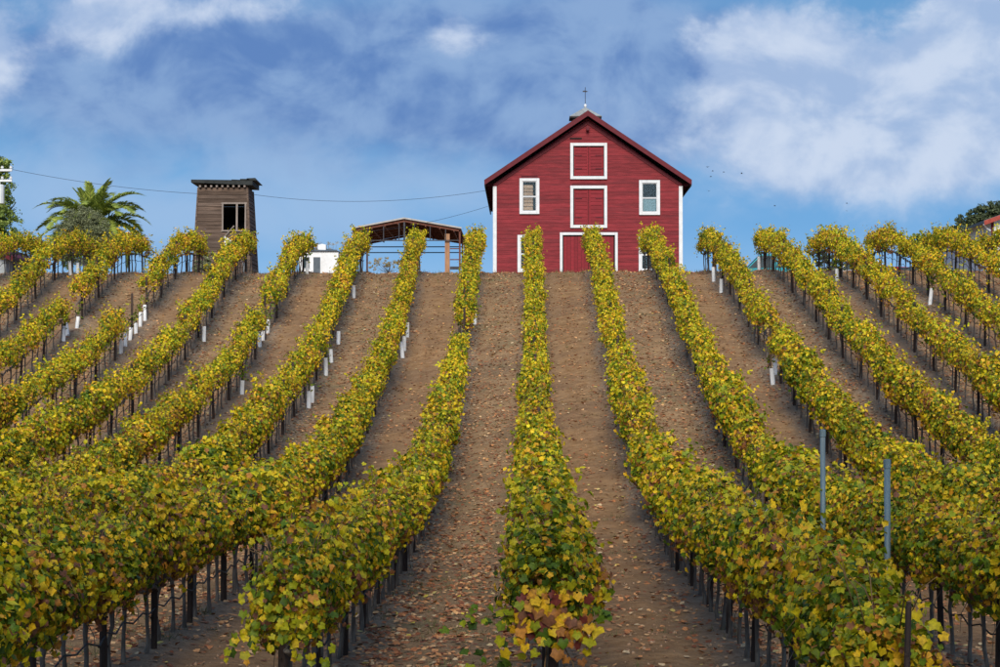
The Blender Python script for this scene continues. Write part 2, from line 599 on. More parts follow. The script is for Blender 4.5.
def groundmat():
    m, nt, b = newmat('vineyard_soil')
    L = nt.links.new

    def N(k, **kw):
        n = nt.nodes.new(k)
        for a, c in kw.items():
            setattr(n, a, c)
        return n

    def mth(op, a, c=None, d=None, clamp=False):
        n = N('ShaderNodeMath', operation=op, use_clamp=clamp)
        for i, v in enumerate((a, c, d)):
            if v is None:
                continue
            if isinstance(v, (int, float)):
                n.inputs[i].default_value = v
            else:
                L(v, n.inputs[i])
        return n.outputs[0]

    def rmp(v, a, c, lo=0.0, hi=1.0):
        n = N('ShaderNodeMapRange', interpolation_type='SMOOTHSTEP')
        L(v, n.inputs[0])
        for i, q in enumerate((a, c, lo, hi)):
            n.inputs[i + 1].default_value = q
        return n.outputs[0]

    def mix(f, a, c):
        n = N('ShaderNodeMix', data_type='RGBA')
        for s, v in ((n.inputs[0], f), (n.inputs[6], a), (n.inputs[7], c)):
            if isinstance(v, tuple):
                s.default_value = (*v, 1)
            elif isinstance(v, (int, float)):
                s.default_value = v
            else:
                L(v, s)
        return n.outputs[2]

    t = N('ShaderNodeTexCoord')
    sp = N('ShaderNodeSeparateXYZ')
    L(t.outputs['Object'], sp.inputs[0])

    def noise(scale, det, st=(1, 1, 1), rough=0.6):
        mp = N('ShaderNodeMapping')
        mp.inputs['Scale'].default_value = st
        L(t.outputs['Object'], mp.inputs[0])
        n = N('ShaderNodeTexNoise')
        n.inputs['Scale'].default_value = scale
        n.inputs['Detail'].default_value = det
        n.inputs['Roughness'].default_value = rough
        L(mp.outputs[0], n.inputs[0])
        return n.outputs[0]

    wob = mth('MULTIPLY', mth('SUBTRACT', noise(0.5, 4), 0.5), 0.7)
    xa = mth('DIVIDE', mth('SUBTRACT', mth('ADD', sp.outputs[0], wob), ROW_1), ROW_S)
    fr = mth('FRACT', xa)
    fl = mth('FLOOR', xa)
    par = mth('ABSOLUTE', mth('MODULO', fl, 2.0))          # 1: leaf-strewn alley, 0: bare worked alley
    dist = mth('MULTIPLY', mth('ABSOLUTE', mth('SUBTRACT', mth('FRACT', mth('ADD', xa, 0.5)), 0.5)), ROW_S)
    n1 = noise(3.0, 9, rough=0.68)
    n2 = noise(14.0, 8, rough=0.7)
    n3 = noise(0.35, 5)
    bare = mix(rmp(n1, .35, .68), (0.25, 0.137, 0.059), (0.40, 0.235, 0.112))
    leafy = mix(rmp(n1, .35, .68), (0.25, 0.150, 0.072), (0.42, 0.268, 0.140))
    soil = mix(par, bare, leafy)
    soil = mix(mth('MULTIPLY', rmp(n2, .55, .75), 0.55), soil, (0.40, 0.30, 0.21))
    soil = mix(mth('MULTIPLY', rmp(n2, .45, .28), 0.6), soil, (0.085, 0.052, 0.034))
    rut = mth('MULTIPLY', mth('MULTIPLY', rmp(dist, 0.50, 0.62), rmp(dist, 0.98, 0.82)), rmp(noise(0.9, 4, (1, 0.12, 1)), .3, .6, .15, .6))
    soil = mix(rut, soil, mix(rmp(n1, .3, .7), (0.28, 0.165, 0.080), (0.38, 0.235, 0.120)))
    strip = mth('MULTIPLY', rmp(dist, 0.62, 0.25), 0.55)
    soil = mix(strip, soil, mix(rmp(n2, .35, .65), (0.20, 0.15, 0.10), (0.38, 0.31, 0.235)))
    # thin grass film in places, mostly the leafy alleys
    gm = mth('MULTIPLY', rmp(noise(0.8, 7, rough=0.7), .50, .68), mth('ADD', mth('MULTIPLY', par, 0.62), 0.12))
    soil = mix(gm, soil, mix(rmp(n2, .4, .6), (0.13, 0.12, 0.055), (0.24, 0.21, 0.11)))
    soil = mix(mth('MULTIPLY', rmp(n3, .42, .62), 0.35), soil, (0.16, 0.10, 0.066))
    L(soil, b.inputs['Base Color'])
    b.inputs['Roughness'].default_value = 0.95
    b.inputs['Specular IOR Level'].default_value = 0.15
    hsum = mth('ADD', mth('MULTIPLY', n1, 0.6), mth('MULTIPLY', n2, 0.4))
    bp = N('ShaderNodeBump')
    bp.inputs['Strength'].default_value = 0.9
    bp.inputs['Distance'].default_value = 0.09
    L(hsum, bp.inputs['Height'])
    L(bp.outputs[0], b.inputs['Normal'])
    return m


M['soil'] = groundmat()
gme = tri_mesh('ground', V, T, M['soil'])
gme.polygons.foreach_set('use_smooth', [True] * len(gme.polygons))
tag(link('ground', gme), kind='structure')

# ------------------------------------------------------------------ leaf geometry
LEAF_NEAR = []          # five-lobed grape leaf, stem towards -b
for a, r in ((-90, .22), (-62, .70), (-30, .82), (-8, .70), (22, .96), (54, .76), (90, 1.06), (126, .76), (158, .96), (188, .70),
             (210, .82), (242, .70)):
    LEAF_NEAR.append((r * math.cos(R(a)), r * math.sin(R(a)) + 0.1))
LEAF_NEAR = np.array(LEAF_NEAR)


def frames(Nn, rg, droop=0.0):
    """per-leaf axes: a across, b towards the tip, n normal"""
    n = Nn / np.linalg.norm(Nn, axis=1, keepdims=True)
    tip = rg.normal(0, .6, n.shape)
    tip[:, 2] -= droop
    b = tip - n * (tip * n).sum(1, keepdims=True)
    b /= np.linalg.norm(b, axis=1, keepdims=True) + 1e-9
    return np.cross(b, n), b, n


def leaves(P, Nn, size, col, rg, detail, droop=1.1):
    a, b, n = frames(Nn, rg, droop)
    k = len(P)
    size = size[:, None]
    if detail == 2:
        m = len(LEAF_NEAR)
        out = np.empty((k, m + 1, 3))
        cv = np.empty((k, m + 1, 3))
        curl = rg.normal(0.45, .40, k)[:, None]
        fold = rg.normal(0.10, .40, k)[:, None]
        twist = rg.normal(0, .35, k)[:, None]
        out[:, 0] = P
        cv[:, 0] = col
        for j, (u, v) in enumerate(LEAF_NEAR):
            h = -curl * (u * u + v * v) * .55 + fold * abs(u) + twist * u * v
            out[:, j + 1] = P + size * .55 * (a * u + b * v + n * h)
            cv[:, j + 1] = col * np.clip(rg.normal(.96, .16, (k, 1)), .5, 1.4)
        base = (np.arange(k) * (m + 1))[:, None]
        tri = np.array([(0, 1 + j, 1 + (j + 1) % m) for j in range(m)])
        return out.reshape(-1, 3), (base[:, :, None] + tri[None]).reshape(-1, 3), cv.reshape(-1, 3)
    if detail == 1:
        uv = [(-.55, -.25), (.55, -.3), (.5, .45), (0, .85), (-.5, .5)]
        tri = np.array([(0, 1, 2), (0, 2, 3), (0, 3, 4)])
    else:
        uv = [(0, -.6), (.55, .05), (0, .8), (-.55, .1)]
        tri = np.array([(0, 1, 2), (0, 2, 3)])
    m = len(uv)
    out = np.empty((k, m, 3))
    cv = np.repeat(col[:, None, :], m, 1)
    fold = rg.normal(0, .25, (k, 1))
    for j, (u, v) in enumerate(uv):
        out[:, j] = P + size * .6 * (a * u + b * v + n * (fold * abs(u) - .2 * v * v))
    base = (np.arange(k) * m)[:, None]
    return out.reshape(-1, 3), (base[:, :, None] + tri[None]).reshape(-1, 3), cv.reshape(-1, 3)


def palette(t, stops):
    pos = [s[0] for s in stops]
    return np.stack([np.interp(t, pos, [s[1][c] for s in stops]) for c in range(3)], 1)


PIV = .86             # height of the cordon
VINE_PAL = [(0.0, (.035, .070, .007)), (.2, (.105, .175, .009)), (.38, (.27, .30, .009)), (.55, (.58, .47, .012)),
            (.75, (.74, .43, .015)), (.88, (.54, .22, .028)), (1.0, (.20, .085, .045))]


def canopy_points(n, rg, L=1.36, hw0=.275, spread=.16):
    """leaf positions, normals, tone for one vine; origin on the cordon, row along y.
    Leaves sit in clumps along the shoots, so the hedge has bumps and dark gaps."""
    nc = max(30, n // 17)
    ph = rg.random(6) * 6.28
    u = rg.uniform(-L / 2, L / 2, nc)
    th = rg.uniform(-.35, np.pi + .35, nc)
    dn = rg.random(nc) < .16
    th[dn] = rg.uniform(0, 2 * np.pi, dn.sum())
    r = 1 - .55 * rg.random(nc) ** 1.8
    lump = np.sin(u * 5.2 + ph[0]) * .10 + np.sin(th * 2 + u * 3.1 + ph[1]) * .10 + np.sin(th * 3 - u * 7 + ph[2]) * .08
    r = r * (1 + lump)
    hw = hw0 + .035 * np.sin(ph[4])
    x = r * hw * np.sign(np.cos(th)) * np.abs(np.cos(th)) ** .85
    z = .40 + r * .43 * np.sign(np.sin(th)) * np.abs(np.sin(th)) ** .9
    tone = .34 + .12 * np.sin(u * 2.3 + ph[5]) + rg.normal(0, spread, nc)
    idx = rg.integers(0, nc, n)
    off = rg.normal(0, 1, (n, 3)) * np.array((.068, .070, .085))
    P = np.stack([x[idx], u[idx], z[idx]], 1) + off
    hang = rg.random(n) < .035
    P[hang, 2] -= rg.uniform(0, .25, hang.sum())
    P[:, 2] = np.where(P[:, 2] < -.02, np.abs(P[:, 2]) * .6, P[:, 2])
    P[hang, 2] -= .12 * rg.random(hang.sum())
    t2 = th[idx]
    Nn = np.stack([np.cos(t2) * .75, rg.normal(0, .75, n), np.sin(t2) * .45 + .22], 1) + off * 4 + rg.normal(0, .35, (n, 3))
    t = tone[idx] + rg.normal(0, .15, n)
    t += (rg.random(n) < .11) * rg.uniform(.3, .6, n)
    t += np.where((P[:, 2] < .3) & (rg.random(n) < .28), .38, 0)
    return P, Nn, np.clip(t, 0, 1)


def shoot_points(rg, ns, L=1.2):
    """long canes that poke out of the hedge: returns paths and leaf points"""
    paths, P, Nn = [], [], []
    for _ in range(ns):
        y0 = rg.uniform(-L / 2, L / 2)
        side = rg.choice((-1, 1))
        up = rg.random()
        x0 = side * rg.uniform(0.02, .2)
        tip = Vector((x0 + side * rg.uniform(.03, .26), y0 + rg.normal(0, .22), .90 + up * .28))
        if rg.random() < .35:
            tip = Vector((side * rg.uniform(.32, .48), y0 + rg.normal(0, .25), rg.uniform(.25, .75)))
        mid = Vector((x0, y0, .62))
        path = [mid, (mid + tip) / 2 + Vector((0, 0, .10)), tip]
        paths.append(path)
        for k in range(7):
            f = .3 + .7 * k / 6
            q = path[1].lerp(path[2], (f - .5) * 2) if f > .5 else path[0].lerp(path[1], f * 2)
            P.append(np.array(q) + rg.normal(0, .035, 3))
            Nn.append(rg.normal(0, .6, 3) + np.array((side * .3, 0, .7)))
    return paths, np.array(P), np.array(Nn)


def variant(seed, n, detail, smin, smax, shift=0.0, hw0=.275, spread=.16):
    rg = np.random.default_rng(seed)
    P, Nn, t = canopy_points(n, rg, 1.36, hw0, spread)
    paths, P2, N2 = shoot_points(rg, 9)
    P = np.vstack([P, P2])
    Nn = np.vstack([Nn, N2])
    t = np.concatenate([t, np.clip(rg.normal(.45, .15, len(P2)), 0, 1)])
    size = rg.uniform(smin, smax, len(P))
    col = palette(np.clip(t + shift, 0, 1), VINE_PAL) * np.clip(rg.normal(1, .12, (len(P), 1)), .6, 1.4)
    return leaves(P, Nn, size, col, rg, detail), paths


def trunk_builder(rg, lod):
    mb = MB()
    n = 6 if lod else 4
    lean = rg.normal(0, .03, 2)
    pts, rad = [], []
    for i, z in enumerate((-.12, .02, .20, .42, .64, .80, .90)):
        w = .011
        pts.append((lean[0] * z + rg.normal(0, w) * (i > 0), lean[1] * z + rg.normal(0, w) * (i > 0), z))
        rad.append((.042, .038, .028, .025, .026, .034, .022)[i])
    mb.tube(pts, rad, n)
    return mb, pts[-2]


def cordon_builder(rg, lod):
    mb = MB()
    n = 5 if lod else 4
    for s in (-1, 1):
        pts = [(0, 0, -.05)]
        for k in range(1, 6):
            pts.append((rg.normal(0, .022), s * k * .128, rg.normal(.0, .022) + (.02 if k == 1 else 0)))
        mb.tube(pts, [.034, .032, .028, .027, .025, .020], n)
        if lod:
            for k in range(1, 6):            # spurs and canes rising into the leaves
                p = Vector(pts[k])
                e = p + Vector((rg.normal(0, .10), rg.normal(0, .06), rg.uniform(.35, .7)))
                mb.tube([p, p.lerp(e, .5) + Vector((rg.normal(0, .03), 0, 0)), e], [.009, .007, .004], 4)
            if rg.random() < .6:             # a cane hanging below the arm
                p = Vector(pts[3])
                sx = rg.choice((-1, 1))
                mb.tube([p, p + Vector((sx * .14, .05, .10)), p + Vector((sx * .26, .1, -.12)), p + Vector((sx * .28, .12, -.34))],
                        [.006, .006, .005, .003], 4)
    return mb


NV = 16
bushy_canopies = []        # for the lowest vines, which are the bushiest
for i in range(9):
    (Vv, Tt, Cc), _ = variant(180 + i, 2300, 2, .045, .095, 0.10, .31, .24)
    bushy_canopies.append(tri_mesh('leaf_canopy', Vv, Tt, M['vine_leaf'], Cc))
near_canopies, near_trunks, near_cordons = [], [], []
for i in range(NV):
    (Vv, Tt, Cc), paths = variant(100 + i, 1500, 2, .055, .108, 0.09, .275, .20)
    near_canopies.append(tri_mesh('leaf_canopy', Vv, Tt, M['vine_leaf'], Cc))
    rg = np.random.default_rng(300 + i)
    tb, _ = trunk_builder(rg, 1)
    near_trunks.append(tb.mesh('trunk', M['bark'], True))
    cb = cordon_builder(rg, 1)
    for p in paths:
        cb.tube(p, [.006, .005, .003], 4, 1)
    near_cordons.append(cb.mesh('cordon', [M['bark'], M['cane']], True))

# ------------------------------------------------------------------ the vine rows
ROWNAME = {
    -9: 'the outermost row towards the utility pole', -8: 'the row ending at the big leafy tree by the utility pole',
    -7: 'the row ending below the grey-green olive', -6: 'the row ending beside the palm',
    -5: 'the row between the palm and the wooden tower', -4: "the row below the wooden tower's dark window",
    -3: 'the row at the small white hut', -2: 'the row between the white hut and open shed',
    -1: 'the row in front of the open metal shed', 0: 'the row between the open shed and the barn',
    1: "the row ending at the barn's window nearest the shed", 2: "the row ending at the barn's big ground door",
    3: "the row at the barn's corner away from the shed", 4: 'the row between barn and teal car',
    5: 'the row ending at the teal car', 6: 'the third row past the barn, beyond the teal car',
    7: 'the row at the parked white and red cars', 8: 'the row between the parked cars and the white house',
    9: 'the row below the white house', 10: 'the second row under the white house',
    11: 'the third row under the white house', 12: 'the last row under the white house'}
START = {0: 21.6, 1: 23.4, 2: 17.6, -1: 19.0, 3: 22.5}
TUBES = {-3: [85.7, 86.9, 88.1, 77.7, 100.5], -5: [84.6, 85.7, 86.9, 88.0, 89.2, 90.3], -6: [86.7, 87.7, 89.0], -7: [101.0, 99.5],
         -8: [103.0], -4: [86.6, 101.5], -2: [94.1, 86.3, 83.3, 81.1, 75.9, 74.7], -1: [87.3, 83.9, 85.1], 0: [88.3, 80.2, 81.4, 82.6],
         4: [73.2, 71.4, 90.5, 94.1], 3: [51.0, 49.4], 6: [94.5], 7: [87.3], 5: [101.0]}
GAPS = {-3: [(85.2, 88.4)], -5: [(84.2, 90.6)], -6: [(86.3, 89.3)], 0: [(79.2, 83.2)], 4: [(72.6, 75.0)], -4: [(101, 102)]}


def rowx(k):
    return ROW_1 + ROW_S * (k - 1)


def slope_at(x, y):
    return float((g(x, y + .6) - g(x, y - .6)) / 1.2)


vines, posts, rows_span = [], [], {}
for k in range(-9, 13):
    x = rowx(k)
    vis = F * abs(x) / (520 + (28 if x < 0 else -28))     # where the row enters the frame
    y0 = START.get(k, max(22.0, vis - 5.0))
    y1 = 106.0 if k < -4 else 103.6
    if y0 > y1 - 4:
        continue
    ph = rng.uniform(0, .3)
    rows_span[k] = (y0, y1)
    n = int((y1 - y0) / 1.2)
    for j in range(n + 1):
        y = y0 + .6 + j * 1.2
        if j % 3 == 0:
            posts.append((k, x + rng.normal(0, .02), y - .6 + ((-.28 if k == 2 else .4) if j == 0 else 0) + rng.normal(0, .04), j == 0))
        if any(a < y < b for a, b in GAPS.get(k, ())):
            continue
        vines.append((k, x + rng.normal(0, .03), y + rng.normal(0, .05)))


def inframe(x, y):
    px = VX + x * F / y
    return -30 < px < 1030


vis_v = sorted([v for v in vines if inframe(v[1], v[2])], key=lambda v: v[2])
near_set = vis_v[:298]
near_ids = set(id(v) for v in near_set)
far_set = [v for v in vines if id(v) not in near_ids]

for i, (k, x, y) in enumerate(near_set):
    rg = np.random.default_rng(5000 + i)
    nm = ROWNAME[k]
    lab = 'leafy yellow-green grapevine in ' + nm
    root = empty('grapevine', (x, y, float(g(x, y))), lab, 'grapevine', 'vines in ' + nm)
    a = int(rg.integers(NV))
    c = int(rg.integers(NV))
    link('trunk', near_trunks[a], root, rot=(0, 0, rg.uniform(0, 6.28)))
    fl = math.pi if rg.random() < .5 else 0.0
    mt = Matrix.Rotation(math.atan(slope_at(x, y)), 4, 'X') @ Matrix.Rotation(fl + rg.normal(0, .06), 4, 'Z')
    e = mt.to_euler()
    link('cordon', near_cordons[c], root, (0, 0, PIV), e)
    sc = rg.normal(1, .10) * (.72 if rg.random() < .06 else 1)
    bushy = y < 37
    wide = float(np.interp(y, [37, 38, 50], [1, 1.22, 1]))
    link('leaf_canopy', bushy_canopies[c % 9] if bushy else near_canopies[c], root, (0, 0, PIV), e, (wide * sc * rg.uniform(.90, 1.12), 1.02, sc * rg.uniform(.94, 1.06)))

# the vines farther up the slope: one mass
far_var = [variant(700 + i, 640, 0, .08, .14, 0.085, .275, .20)[0] for i in range(10)]
far_wood = []
for i in range(5):
    rg = np.random.default_rng(900 + i)
    mb, _ = trunk_builder(rg, 0)
    cb = cordon_builder(rg, 0)
    vv = mb.v + [(a, b, c + PIV) for a, b, c in cb.v]
    ff = mb.f + [tuple(q + len(mb.v) for q in f) for f in cb.f]
    tt = []
    for f in ff:
        for j in range(1, len(f) - 1):
            tt.append((f[0], f[j], f[j + 1]))
    far_wood.append((np.array(vv), np.array(tt)))
AV, AT, AC, AM = [], [], [], []
base = 0
for i, (k, x, y) in enumerate(far_set):
    rg = np.random.default_rng(20000 + i)
    Vv, Tt, Cc = far_var[int(rg.integers(10))]
    s = rg.choice((-1, 1))
    sc = np.array((s * rg.uniform(.78, 1.14), s * 1.0, rg.uniform(.78, 1.12) * (.68 if rg.random() < .07 else 1)))
    P = Vv * sc
    sl = slope_at(x, y)
    P[:, 2] += sl * P[:, 1] + PIV
    P += np.array((x, y, float(g(x, y))))
    AV.append(P)
    AT.append(Tt + base)
    AC.append(Cc * rg.uniform(.80, 1.12) * np.array((rg.uniform(.90, 1.06), 1, 1)))
    AM.append(np.zeros(len(Tt), int))
    base += len(P)
    wv, wt_ = far_wood[i % 5]
    P = wv * np.array((s, s, 1.0))
    hi = P[:, 2] > .5
    P[hi, 2] += sl * P[hi, 1]
    P = P + np.array((x, y, float(g(x, y))))
    AV.append(P)
    AT.append(wt_ + base)
    AC.append(np.full((len(P), 3), .1))
    AM.append(np.ones(len(wt_), int))
    base += len(P)
far = link('far_grapevines', tri_mesh('far_grapevines', np.vstack(AV), np.vstack(AT), [M['vine_leaf'], M['bark']],
                                      np.vstack(AC), np.concatenate(AM)))
tag(far, 'golden green vine rows farther up the slope towards the barn', 'grapevines', kind='stuff')

# posts
def post_mesh(seed, h, r):
    rg = np.random.default_rng(seed)
    mb = MB()
    n = 7
    pts = [(0, 0, -.25), (rg.normal(0, .004), 0, .3), (rg.normal(0, .006), rg.normal(0, .006), .9), (rg.normal(0, .008), 0, h - .03),
           (0, 0, h)]
    mb.tube(pts, [r * 1.03, r, r * .98, r * .95, r * .72], n)
    for z in (.46, .78, 1.15, 1.33):               # wire staples
        mb.box(-r - .012, -r + .012, -.014, .014, z - .012, z + .012)
        mb.box(r - .012, r + .012, -.014, .014, z - .012, z + .012)
    return mb.mesh('vine_post', M['post'], False)


post_meshes = [post_mesh(40 + i, 1.62 + .03 * i, .040 + .004 * (i % 3)) for i in range(5)]
end_mesh = post_mesh(60, 1.42, .052)
tall_end = post_mesh(61, 1.70, .024)
vis_p = sorted([p for p in posts if inframe(p[1], p[2])], key=lambda p: p[2])[:298]
pid = set(id(p) for p in vis_p)
pv, pt, off = [], [], 0
for i, p in enumerate(posts):
    k, x, y, end = p
    z = float(g(x, y))
    if id(p) in pid:
        o = link('vine_post', (tall_end if k == 2 else end_mesh) if end else post_meshes[i % 5], None, (x, y, z), (rng.normal(0, .02), rng.normal(0, .02), rng.uniform(0, 6.3)))
        ingap = any(a - .3 < y < b + .3 for a, b in GAPS.get(k, ()))
        if end:
            tag(o, 'thick end post of ' + ROWNAME[k], 'post', 'end posts of the vine rows')
        elif ingap:
            tag(o, 'bare dark post in a gap of ' + ROWNAME[k], 'post', 'bare posts in the gap of ' + ROWNAME[k])
        else:
            tag(o, 'dark post under ' + ROWNAME[k], 'post', 'posts of ' + ROWNAME[k])
    else:
        mb = MB().tube([(x, y, z - .2), (x, y, z + 1.6)], .042, 5)
        pv += mb.v
        for f in mb.f:
            for j in range(1, len(f) - 1):
                pt.append((f[0] + off, f[j] + off, f[j + 1] + off))
        off += len(mb.v)
if pv:
    tag(link('far_vine_posts', tri_mesh('far_vine_posts', np.array(pv), np.array(pt), M['post'])),
        'dark trellis posts of the vine rows beyond the planted edge', 'posts', kind='stuff')

# drip hoses, one to a row
for k, (a, b) in rows_span.items():
    x = rowx(k)
    pts = []
    yy = a + .15
    while yy < b - .5:
        sag = .0 if int(round((yy - a) / .6)) % 2 == 0 else -.05 - .05 * rng.random()
        pts.append((x + .045 + rng.normal(0, .012), yy, float(g(x, yy)) + .60 + sag))
        yy += .6
    tag(MB().tube(pts, .011, 4).build('drip_hose', M['hose']), 'black hose strung along ' + ROWNAME[k],
        'hose')

# white grow tubes with young vines
tube_mb = MB()
for i in range(8):
    a0, a1 = 2 * math.pi * i / 8, 2 * math.pi * (i + 1) / 8
    r0 = .070
    q = lambda a, r, z: (r * math.cos(a), r * math.sin(a), z)
    tube_mb.poly([q(a0, r0, -.03), q(a1, r0, -.03), q(a1, r0 * .96, .52), q(a0, r0 * .96, .52)])
    tube_mb.poly([q(a0, r0 * .96, .52), q(a1, r0 * .96, .52), q(a1, r0 * .8, .52), q(a0, r0 * .8, .52)])
    tube_mb.poly([q(a1, r0 * .8, -.03), q(a0, r0 * .8, -.03), q(a0, r0 * .8, .52), q(a1, r0 * .8, .52)])
sleeve_me = tube_mb.mesh('sleeve', M['tube'])
stake_me = MB().tube([(.03, 0, -.1), (.035, .0, .4), (.03, .01, .95)], .010, 5).mesh('stake', M['cane'])
for k, lst in TUBES.items():
    for j, y in enumerate(lst):
        side = -.26 if k > 2 else .27
        ingap = any(a - .1 < y < b + .1 for a, b in GAPS.get(k, ()))
        x = rowx(k) + (rng.normal(0, .04) if ingap else side)
        root = empty('grow_tube', (x, y, float(g(x, y)) + .02),
                     ('white grow tube in a gap of ' if ingap else 'white grow tube beside ') + ROWNAME[k],
                     'grow tube', ('grow tubes in the gap of ' if ingap else 'grow tubes along ') + ROWNAME[k],
                     rng.uniform(0, 6))
        root.rotation_euler = (rng.normal(0, .05), rng.normal(0, .05), rng.uniform(0, 6))
        sl = rng.uniform(.85, 1.2)
        link('sleeve', sleeve_me, root, scale=(1, 1, sl))
        link('stake', stake_me, root)
        if ingap or rng.random() < .4:
            rg = np.random.default_rng(int(y * 100) + k)
            P = rg.normal(0, .09, (26, 3)) + np.array((0, 0, .72))
            P[:, 2] += rg.uniform(-.15, .25, 26)
            col = palette(np.clip(rg.normal(.22, .12, 26), 0, 1), VINE_PAL)
            link('young_leaves', tri_mesh('young_leaves', *leaves(P, rg.normal(0, 1, (26, 3)), rg.uniform(.08, .14, 26), col, rg, 1)[:2],
                                          M['vine_leaf'], np.repeat(col, 5, 0)), root)

# the big leaves hanging at the low end of the row that ends at the barn's window
end_vine = min([o for o in COL.objects if o.name.startswith('grapevine') and abs(o.location.x - rowx(1)) < .3], key=lambda o: o.location.y)
end_vine['label'] = 'end grapevine with big rust-brown hanging leaves at its low face'
end_vine['group'] = 'end vines of the rows'
rg = np.random.default_rng(77)
cn = [c for c in end_vine.children if c.name.startswith('leaf_canopy')][0]
for i in range(120):
    th = rg.uniform(-.25, 3.4)
    rr = rg.uniform(.15, 1)
    x = rr * .46 * math.cos(th) + rg.normal(0, .04)
    z = .86 + rr * .62 * math.sin(th) + rg.normal(0, .05)
    z = z - .25 * (i % 6 == 0)
    y = -.70 - .16 * math.cos(rr * 1.4) + rg.normal(0, .05)
    t = np.clip(rg.normal(.86, .10) if (z < 1.32 and abs(x) < .36 and i % 4) else rg.normal(.45, .22), .05, 1)
    col = palette(np.array([t]), VINE_PAL)
    if t > .8 and rg.random() < .35:
        col = np.array([[.17, .035, .025]])
    Nn = np.array([[rg.normal(0, .35) + x * .8, -1.0, rg.normal(.25, .3)]])
    v, tt, c = leaves(np.zeros((1, 3)), Nn, np.array([rg.uniform(.09, .16)]), col, rg, 2, 1.6)
    link('leaf', tri_mesh('leaf', v, tt, M['vine_leaf'], c), end_vine, (x, y, z))
mb = MB()
for s, zz, ln in ((-1, 1.05, .75), (-1, .62, .62), (1, 1.15, .35)):
    p0 = Vector((s * .25, -.5, zz))
    p2 = p0 + Vector((s * ln, -.12, -.16))
    mb.tube([p0, p0.lerp(p2, .5) + Vector((0, 0, .08)), p2], [.007, .006, .004], 4)
    for j in range(16 if ln > .5 else 8):
        q = p0.lerp(p2, (j + 2) / (18 if ln > .5 else 10)) + Vector(rg.normal(0, .07, 3))
        q.z += .05
        t = np.array([np.clip(rg.normal(.2, .16), 0, 1)])
        v, tt, c = leaves(np.zeros((1, 3)), np.array([[rg.normal(0, .5), -.6, .8]]), np.array([rg.uniform(.08, .14)]), palette(t, VINE_PAL), rg, 2, .8)
        link('leaf', tri_mesh('leaf', v, tt, M['vine_leaf'], c), end_vine, q)
for s in (-.16, -.05, .12, .2):
    mb.tube([(s * .6, -.52, .78), (s * 1.1, -.66, .6), (s * 1.2, -.68, .3), (s * 1.6, -.62, .08)], [.007, .006, .005, .003], 4)
mb.build('cane', M['cane'], end_vine)

# the two end vines beside it get hanging leaves on their low faces too
for kk, seed in ((0, 81), (2, 82)):
    ev = min([o for o in COL.objects if o.name.startswith('grapevine') and abs(o.location.x - rowx(kk)) < .3], key=lambda o: o.location.y)
    ev['label'] = 'lowest grapevine of ' + ROWNAME[kk]
    ev['group'] = 'end vines of the rows'
    rg = np.random.default_rng(seed)
    for i in range(110):
        th = rg.uniform(-.5, 3.6)
        rr = rg.uniform(.1, 1)
        x = rr * .5 * math.cos(th) + rg.normal(0, .05)
        z = 1.0 + rr * .62 * math.sin(th) + rg.normal(0, .06)
        y = -.58 - .12 * math.cos(rr * 1.4) + rg.normal(0, .06)
        t = np.array([np.clip(rg.normal(.5, .22), .03, 1)])
        v, tt, c = leaves(np.zeros((1, 3)), np.array([[rg.normal(0, .4) + x * .8, -1.0, rg.normal(.35, .3)]]),
                          np.array([rg.uniform(.065, .115)]), palette(t, VINE_PAL), rg, 2, 1.3)
        link('leaf', tri_mesh('leaf', v, tt, M['vine_leaf'], c), ev, (x, y, z))

# ------------------------------------------------------------------ litter, clods, weeds on the ground
rg = np.random.default_rng(5)
n = 150000
y = 26 + 80 * rg.random(n) ** .85
x = (rg.uniform(-60, 1060, n) - VX) * y / F
al = np.floor((x - ROW_1) / ROW_S).astype(int)
d = np.abs(row_off(x))
dens = np.where(al % 2 != 0, .95, .30) * np.clip(.35 + 1.3 * vnoise(x, y, 9, 1.7), .1, 1.3)
dens *= np.interp(y, [30, 50, 90], [.6, .85, 1.25]) * np.where((d > .22) & (d < .62), 1.7, 1) * np.where(np.abs(d - .80) < .14, .5, 1)
keep = rg.random(n) < dens
x, y = x[keep], y[keep]
z = g(x, y) + relief(x, y) + rg.uniform(.012, .035, len(x))
n = len(x)
Nn = rg.normal(0, .22, (n, 3))
Nn[:, 1] -= .12
Nn[:, 2] = 1
t = rg.random(n)
LIT = [(0, (.15, .05, .025)), (.35, (.36, .135, .055)), (.65, (.52, .23, .09)), (.88, (.64, .36, .16)), (.97, (.62, .47, .28)), (1, (.6, .46, .06))]
v, tt, c = leaves(np.stack([x, y, z], 1), Nn, rg.uniform(.05, .14, n), palette(t, LIT), rg, 1, 0.0)
tag(link('fallen_leaves', tri_mesh('fallen_leaves', v, tt, M['litter'], c)), 'brown and tan fallen vine leaves strewn over the soil',
    'fallen leaves', kind='stuff')

n = 8000
y = 26 + 78 * rg.random(n)
x = (rg.uniform(-60, 1060, n) - VX) * y / F
r = .012 + .035 * rg.random(n) ** 3
z = g(x, y) + relief(x, y) + r * .2
octv = np.array([(1, 0, 0), (0, 1, 0), (-1, 0, 0), (0, -1, 0), (0, 0, .8), (0, 0, -.8)], float)
octf = np.array([(0, 1, 4), (1, 2, 4), (2, 3, 4), (3, 0, 4), (1, 0, 5), (2, 1, 5), (3, 2, 5), (0, 3, 5)])
jit = rg.uniform(.6, 1.3, (n, 6, 1))
ang = rg.uniform(0, 6.3, n)
ca, sa = np.cos(ang)[:, None], np.sin(ang)[:, None]
ov = octv[None] * jit * r[:, None, None]
ovx = ov[..., 0] * ca - ov[..., 1] * sa
ovy = ov[..., 0] * sa + ov[..., 1] * ca
ov = np.stack([ovx + x[:, None], ovy + y[:, None], ov[..., 2] + z[:, None]], 2)
